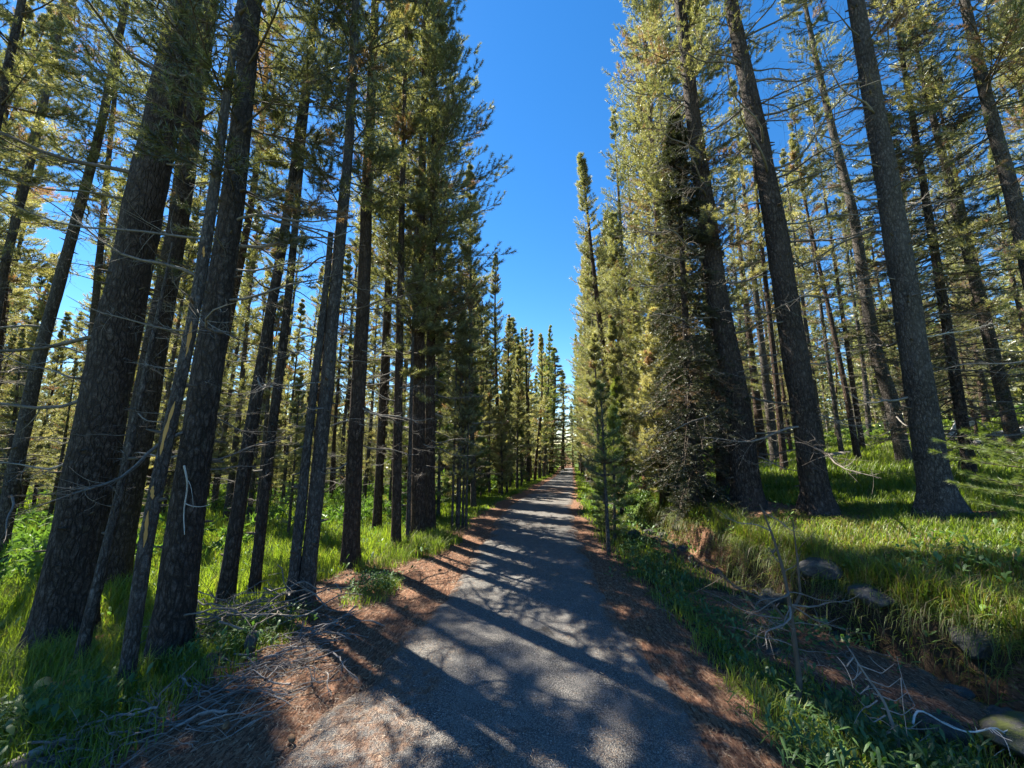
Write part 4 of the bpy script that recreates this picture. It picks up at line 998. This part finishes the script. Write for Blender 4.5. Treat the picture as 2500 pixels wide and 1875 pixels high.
def log(name, label, a, b, r0, r1, m, seed, lift=0, cat='log', br=0):
    q = np.random.default_rng(seed); a = np.array([a[0], a[1], gz(*a)+r0*.7+lift]); b = np.array([b[0], b[1], gz(*b)+r1*.7+lift*.3]); t = np.linspace(0, 1, 26)[:, None]
    P = (b-a)*t+np.stack([q.normal()*.05*np.sin(t[:, 0]*5), q.normal()*.05*np.sin(t[:, 0]*6), .03*np.sin(t[:, 0]*7)], -1)
    k = 14; an = np.arange(k)*2*np.pi/k
    rid = 1+.25*(fbm(np.cos(an)[None]*1.5+seed+t*0, t*9+np.sin(an)[None]*1.5, seed)-.5)*2
    R = (r0+(r1-r0)*t[:, 0]); R[0] *= .25; R[-1] *= .25; P[0] = P[1]-(P[2]-P[1])*.05; P[-1] = P[-2]+(P[-2]-P[-3])*.05
    g = Geo(); v, f = tubes(P, R, k, rid[None]); g.add(v, f)
    for i in range(br):
        j = int(q.integers(3, 23)); d = nrm(np.array([q.normal(), q.normal(), abs(q.normal())+.3])); s = np.linspace(0, 1, 4)[:, None]
        v, f = tubes(P[j]+d*s*q.uniform(.1, .4), r1*.3*(1-np.linspace(0, 1, 4)*.6), 5); g.add(v, f)
    o = put(name, g.mesh(name, [m], True), None, tuple(a)); tag(o, label, cat); return o
log('fallen_log', 'grey fallen log lying in the bottom left corner grass', (-4.3, 2.65), (-2.75, 3.15), .06, .05, M_LOG, 1)
log('fallen_log', 'crooked bare branch running down to the left corner stone', (-2.55, 2.1), (-2.2, 2.95), .028, .014, M_LOG, 2, br=2)
log('broken_wood', 'broken chunk of wood with an orange end in left grass', (-3.35, 3.05), (-3.22, 3.17), .045, .03, M_SCAR, 3, .1)
for i, (x, y) in enumerate(((3.3, 4.2), (3.45, 3.55), (2.75, 6.0), (3.55, 3.0), (2.7, 7.3), (3.15, 4.9))):
    q = np.random.default_rng(50+i); s = np.linspace(0, 1, 16); L = q.uniform(.35, .7)
    C = np.stack([-.25*L*s+.05*np.sin(s*9+i), L*(s-.5)*q.choice([-1, 1]), 0*s], -1); C[:, 2] = [gz(x+c[0], y+c[1])-gz(x, y)+.02+.03*math.sin(k_*9) for c, k_ in zip(C, s)]
    g = Geo(); v, f = tubes(C, .014*(1-.7*s), 6); g.add(v, f); tag(put('root', g.mesh('root', [M_DEAD], True), None, (x, y, gz(x, y))), 'exposed dark root crossing the eroded bank face', 'root', 'roots exposed in the bank face')
log('rotten_log', 'short reddish rotten log between the two biggest left trunks', (-3.95, 3.95), (-3.45, 4.05), .07, .05, M_ROT, 4, .02)
log('fallen_log', 'long mossy log in the shade behind the bank trunks', (9.9, 13.0), (14.2, 13.4), .13, .09, M_LOG, 6, br=3)
log('fallen_log', 'dull grey log right of the rightmost big trunk', (12.0, 10.2), (14.4, 11.3), .13, .1, M_LOG, 7, br=2)
log('fallen_log', 'bleached white log at the far right edge', (14.6, 11.8), (18.8, 12.6), .16, .1, M_PALE, 8, br=2)
log('tree_stump', 'bleached upturned snag end beside the white log', (14.6, 12.3), (14.0, 12.5), .2, .1, M_PALE, 9, .55, 'stump', br=3)

# ---------------------------------------------------------------- rocks
def ico(sub):
    import bmesh
    bm = bmesh.new(); bmesh.ops.create_icosphere(bm, subdivisions=sub, radius=1); bm.verts.ensure_lookup_table()
    v = np.array([p.co[:] for p in bm.verts]); f = np.array([[q.index for q in p.verts] for p in bm.faces]); bm.free(); return v, f
IV, IF = ico(5); IV3, IF3 = ico(4)
def rock(label, x, y, s, seed, m=M_ROCK, rz=0, sink=.35, dz=0, name='rock', hi=True):
    v, f = (IV, IF) if hi else (IV3, IF3)
    q = np.random.default_rng(seed); v = v.copy()
    for i in range(9):       # plane cuts give it flat faces
        n = nrm(q.normal(size=3)); d = q.uniform(.55, .9); e = v@n-d; v = v-np.outer(np.maximum(e, 0)*.85, n)
    nn_ = fbm(v[:, 0]*1.6+seed, v[:, 1]*1.6+v[:, 2]*1.1, seed, 4)-.5; n2 = fbm(v[:, 0]*6+seed, v[:, 2]*6+v[:, 1]*4, seed+3, 3)-.5
    v = v*(1+.28*nn_+.07*n2)[:, None]*np.array(s)
    g = Geo(); g.add(v, f)
    o = put(name, g.mesh(name, [m], True), None, (x, y, gz(x, y)+s[2]*(1-2*sink)+dz), (q.normal()*.1, q.normal()*.1, rz)); tag(o, label, 'rock'); return o
rock('blue grey rock protruding from the bank under hanging grass', 3.36, 4.5, (.22, .24, .12), 1, rz=.3, sink=.42, dz=.06)
rock('mossy ledge stone with a dark hollow beneath it', 3.45, 3.93, (.17, .2, .1), 2, M_ROCK_MOSS, .2, .4, .03)
rock('oval pale stone lying below the mossy ledge', 3.3, 3.72, (.11, .07, .05), 3, rz=-.5, sink=.25)
rock('rounded dark boulder set into the foot of the bank', 3.62, 3.3, (.16, .13, .11), 4, rz=-.4, sink=.25)
rock('flat pebble at the bank foot, beyond the big boulder', 3.42, 3.15, (.07, .05, .03), 5, hi=False)
rock('second pebble close to the flat one at the bank foot', 3.5, 3.05, (.05, .05, .03), 6, hi=False)
rock('small blue grey stone left of the protruding bank rock', 2.98, 4.85, (.09, .08, .07), 7, hi=False)
rock('small brown stone against the bank above the dead sapling', 3.15, 4.85, (.1, .08, .07), 8, hi=False)
rock('big lichen covered boulder at the bottom right corner', 3.1, 2.4, (.42, .26, .17), 9, M_ROCK_MOSS, -.2, .35)
rock('small boulder touching the big corner boulder on its left', 2.62, 2.62, (.13, .12, .1), 10, rz=.4)
rock('pale flat stone at the bottom left corner', -2.42, 2.17, (.2, .1, .06), 11, rz=.5, sink=.2)
rock('half buried stone at the foot of the second thickest trunk', -2.45, 3.5, (.1, .07, .05), 12, hi=False)
rock('grey stone in the grass above the stick heap', -2.25, 3.2, (.09, .07, .06), 13, hi=False)
rock('pale stone standing on the mound by the litter slope', -2.05, 3.3, (.05, .04, .1), 14, hi=False, sink=.1)
rock('pale stone in the grass at the ditch end', 2.3, 7.6, (.14, .1, .12), 15, rz=.2)
rock('dark stone under the overhanging grass, far end of bank', 2.72, 8.0, (.13, .1, .1), 16)
rock('second dark stone under the overhanging grass', 2.95, 7.85, (.12, .1, .09), 17)
rock('third dark stone tucked into the bank shadow', 3.1, 7.55, (.1, .1, .08), 18, hi=False)
rq = np.random.default_rng(3)
for i in range(22):
    y = rq.uniform(2.3, 8.6); x = path_r(y)+np.interp(y, PY, _E)+rq.uniform(-.28, .1); s = rq.uniform(.035, .09)
    o = rock('small dark stone embedded in the foot of the eroded bank', float(x), y, (s*1.3, s, s*.75), 140+i, hi=False, sink=.4, rz=rq.uniform(0, 3)); o['group'] = 'stones embedded in the bank foot'
for i in range(26):
    y = rq.uniform(2.4, 6); x = path_r(y)+rq.uniform(.9, 2.3); s = rq.uniform(.012, .035)
    o = rock('pebble scattered on the ditch floor below the bank', x, y, (s*1.3, s, s*.7), 100+i, hi=False, name='pebble'); o['group'] = 'pebbles in the ditch'

# ---------------------------------------------------------------- small dead and living saplings
def stem_tree(name, label, P, r0, r1, m, twigs, seed, cat='dead tree', extra=()):
    q = np.random.default_rng(seed); P = np.array(P, float); b = P[0].copy(); P = P-b; root = empty(name, tuple(b)); tag(root, label, cat)
    t = np.linspace(0, 1, 30); d = np.linspace(0, 1, len(P)); C = np.stack([np.interp(t, d, P[:, i]) for i in range(3)], -1)
    for i in range(3): C[:, i] = np.convolve(np.pad(C[:, i], 2, mode='edge'), np.ones(5)/5, 'valid')
    C[0] = P[0]-np.array([0, 0, .05])
    g = Geo(); v, f = tubes(C, (r0+(r1-r0)*t)*(1+.08*np.sin(t*40)), 9); g.add(v, f)
    for E_ in extra:
        Q = np.array(E_['p'], float)-b; tt = np.linspace(0, 1, 16); dd = np.linspace(0, 1, len(Q)); Q = np.stack([np.interp(tt, dd, Q[:, i]) for i in range(3)], -1)
        v, f = tubes(Q, E_['r']*(1-tt*.75), 6); g.add(v, f)
        for k_ in range(E_.get('n', 0)):
            j = int(q.integers(3, 16)); e = nrm(q.normal(size=3)); s = np.linspace(0, 1, 6)[:, None]; v, f = tubes(Q[j]+q.uniform(.08, .22)*(e*s+nrm(q.normal(size=3))*.6*s**2), .0028*(1-np.linspace(0, 1, 6)*.6), 4); g.add(v, f)
    put('trunk', g.mesh('stem', [m], True), root)
    for i in range(twigs):
        z = q.uniform(.3, .98); c = [np.interp(z, t, C[:, i_]) for i_ in range(3)]; l = q.uniform(.22, .55)*(1.2-z*.4)
        put('branch', LIMBS[int(q.integers(12))] if m is not M_PALE else LIMB_PALE, root, tuple(float(u) for u in c), (q.uniform(-1, 1), q.uniform(-.2, .5), q.uniform(0, 6.28)), l)
    return root
zb = gz(1.8, 2.75)
stem_tree('dead_sapling', 'grey leafless sapling with a forked top in the right foreground', [(1.8, 2.75, zb), (1.88, 2.78, zb+.12), (1.87, 2.78, zb+.4), (1.88, 2.8, zb+.62), (1.87, 2.82, zb+.85), (1.83, 2.84, zb+1.08), (1.76, 2.85, zb+1.3)], .02, .005, M_SMALLBARK, 17, 1,
    extra=({'p': [(1.87, 2.8, zb+.55), (1.97, 2.82, zb+.68), (1.99, 2.84, zb+.9), (2.0, 2.86, zb+1.15)], 'r': .013, 'n': 8}, {'p': [(1.86, 2.79, zb+.5), (1.78, 2.84, zb+.62), (1.6, 2.95, zb+.68), (1.5, 3.0, zb+.8)], 'r': .011, 'n': 14}))
zb = gz(2.1, 2.42)
stem_tree('dead_sapling', 'small pale brittle sapling skeleton near the bottom right corner', [(2.14, 2.4, zb), (2.13, 2.41, zb+.15), (2.1, 2.42, zb+.3), (2.03, 2.44, zb+.42), (1.97, 2.47, zb+.56)], .011, .003, M_DEAD, 0, 2, extra=tuple({'p': [(2.14-.17*k/12, 2.41+.05*k/12, zb+.12+.42*k/12), (2.14-.17*k/12+.09*(-1)**k, 2.4, zb+.1+.42*k/12), (2.14-.17*k/12+.15*(-1)**k, 2.38, zb+.16+.42*k/12)], 'r': .004, 'n': 1} for k in range(12)))
zb = gz(2.35, 2.45)
g = Geo(); s = np.linspace(0, 1, 24); Q = np.stack([.9*s, -.1*s+.04*np.sin(s*6), .18+.03*np.sin(s*5)-.1*s], -1); Q[:, 1] += .04*np.sin(s*13); Q[:, 2] += .03*np.sin(s*17); v, f = tubes(Q, .0055*(1-.5*s), 7); g.add(v, f)
q = np.random.default_rng(8)
for i in range(11):
    j = int(q.integers(2, 23)); t = np.linspace(0, 1, 7)[:, None]; v, f = tubes(Q[j]+q.uniform(.05, .13)*(nrm(q.normal(size=3))*t+nrm(q.normal(size=3))*t**2), .0035*(1-np.linspace(0, 1, 7)*.6), 4); g.add(v, f)
tag(put('dead_branch', g.mesh('dead_branch', [M_PALE], True), None, (2.3, 2.48, zb)), 'curly bleached branch reaching over the corner boulder', 'branch')
# pine sapling with a double stem on the right margin
rs, cs, rd, zs = hero('young_pine', 'young pine with a double stem on the right path margin', (1.42, 5.95), [(1.4, 5.95, 1.2)], [(.3, .045)], 2.5, M_BARK_GREY, dict(z0=.75, R=.42, nb=42, K=6, J=3, nn=10, nl=.05, nw=.006, shape='pine', base_tint=-.05), None, .1, 3, seed=60, needle=M_NEEDLE_YOUNG, k=8)
for (x, y, s, p, lab) in ((1.75, 6.9, .72, 1, 'bushy green young pine behind the double stemmed one'), (1.9, 8.1, .6, 1, 'low bushy pine at the right path edge'), (2.1, 9.2, .95, 0, 'taller young pine beside the right path edge'), (1.75, 7.6, .5, 1, 'small green pine pressed against the right edge'), (2.75, 10.0, .8, 2, 'young pine in front of the pointed pine'), (2.3, 10.2, .7, 1, 'short dense pine at the foot of the pointed pine')):
    q_ = YOUNG[p]; stand(q_, x, y, s, lab, None, rng)
for i, (x, y) in enumerate(((-1.0, 7.5), (-.93, 7.56), (-1.05, 7.62), (-.86, 7.5), (-1.12, 7.5))):
    tag(hero('young_pine', 'thin stem of the tight sapling cluster at the left edge', (x, y), [(x+.01, y, 1.5)], [(.5, .035)], 3.6+.4*i, M_BARK_GREY, dict(z0=1.0, R=.42, nb=50, K=7, J=3, nn=9, nl=.06, nw=.008), None, .1, 2, seed=70+i, k=7)[0], None, None, 'sapling cluster on the left edge')
# green pine bough reaching in from the right edge
bough = empty('pine_bough', (5.55, 3.95, gz(5.55, 3.95))); tag(bough, 'bright green pine bough reaching in low at the right edge', 'young tree')
g = Geo(); q = np.random.default_rng(21); bz = gz(5.55, 3.95)
tr_ = np.array([(0, 0, -.05), (.02, 0, .5), (.0, .02, 1.1), (.03, 0, 1.7), (0, 0, 2.3)]); v, f = tubes(tr_, np.array([.03, .026, .02, .014, .006]), 9)
h = Geo(); h.add(v, f); put('trunk', h.mesh('trunk', [M_BARK_GREY], True), bough)
def boughs(n, z0, z1):
    for i in range(n):
        a = q.normal(PI*.95, .8); l = q.uniform(.5, 1.0); z = q.uniform(z0, z1); s = np.linspace(0, 1, 9)
        C = np.stack([l*s*math.cos(a), l*s*math.sin(a), z+l*(-.12*s+.25*s**2)], -1); v, f = tubes(C, .008*(1-.6*s), 5); g.add(v, f, 1)
        for k_ in range(8):
            u = .25+.75*k_/7; c = np.array([np.interp(u, s, C[:, i_]) for i_ in range(3)]); d = nrm(np.array([math.cos(a), math.sin(a), .25])+.8*np.array([-math.sin(a), math.cos(a), 0])*(-1)**k_*(u < .97)); L = .22*(1.2-u)+.04
            tt = np.linspace(0, 1, 3)[:, None]; v, f = tubes(c+d*L*tt, np.array([.004, .0035, .003]), 4); g.add(v, f, 1)
            m_ = 7; needles(g, q, c+d*L*np.linspace(.2, 1, m_)[:, None], np.repeat(d[None], m_, 0), 26, .055, .0028, q.uniform(.3, .8, m_), 0, .3, .95, .012)
boughs(16, .3, 1.1)
put('crown', g.mesh('crown', [M_NEEDLE_YOUNG, M_SMALLBARK], [1]), bough)
# yellow flowers
for i, (x, y, h_) in enumerate(((2.12, 2.36, .2), (2.17, 2.33, .16), (2.06, 2.42, .17), (2.42, 2.3, .17))):
    z = gz(x, y); root = empty('yellow_flower', (x, y, z)); tag(root, 'small yellow flower bud among the corner herbs', 'flower', 'yellow flowers in the corner herbs')
    s = np.linspace(0, 1, 6); g = Geo(); v, f = tubes(np.stack([.01*s, .01*s*s, h_*s], -1), .0018*np.ones(6), 4); g.add(v, f); put('stem', g.mesh('flower_stem', [M_HERB]), root)
    g = Geo(); a = np.arange(8)*PI/4
    for k_ in range(8):
        d = np.array([math.cos(a[k_])*.006, math.sin(a[k_])*.006, .014]); s_ = np.array([-math.sin(a[k_]), math.cos(a[k_]), 0])*.003; c = np.array([.01, .01, h_]); g.add([c-s_*.5, c+s_*.5, c+d+s_, c+d-s_], [[0, 1, 2], [0, 2, 3]])
    put('petals', g.mesh('petals', [M_YELLOW]), root)
# cones on the path edge
IVc, IFc = ico(2)
for i in range(14):
    y = rq.uniform(2.3, 6.5); x = path_r(y)+rq.uniform(-.1, .6) if i % 2 else path_l(y)-rq.uniform(0, .9)
    v = IVc*np.array([.028, .017, .017])*(1+.12*np.sin(IVc[:, 0:1]*14)); g = Geo(); g.add(v, IFc)
    tag(put('pine_cone', g.mesh('pine_cone', [M_CONE]), None, (x, y, gz(x, y)+.03), (0, 0, rq.uniform(0, 6))), 'small brown pine cone lying in the needle litter', 'pine cone', 'cones in the needle litter')
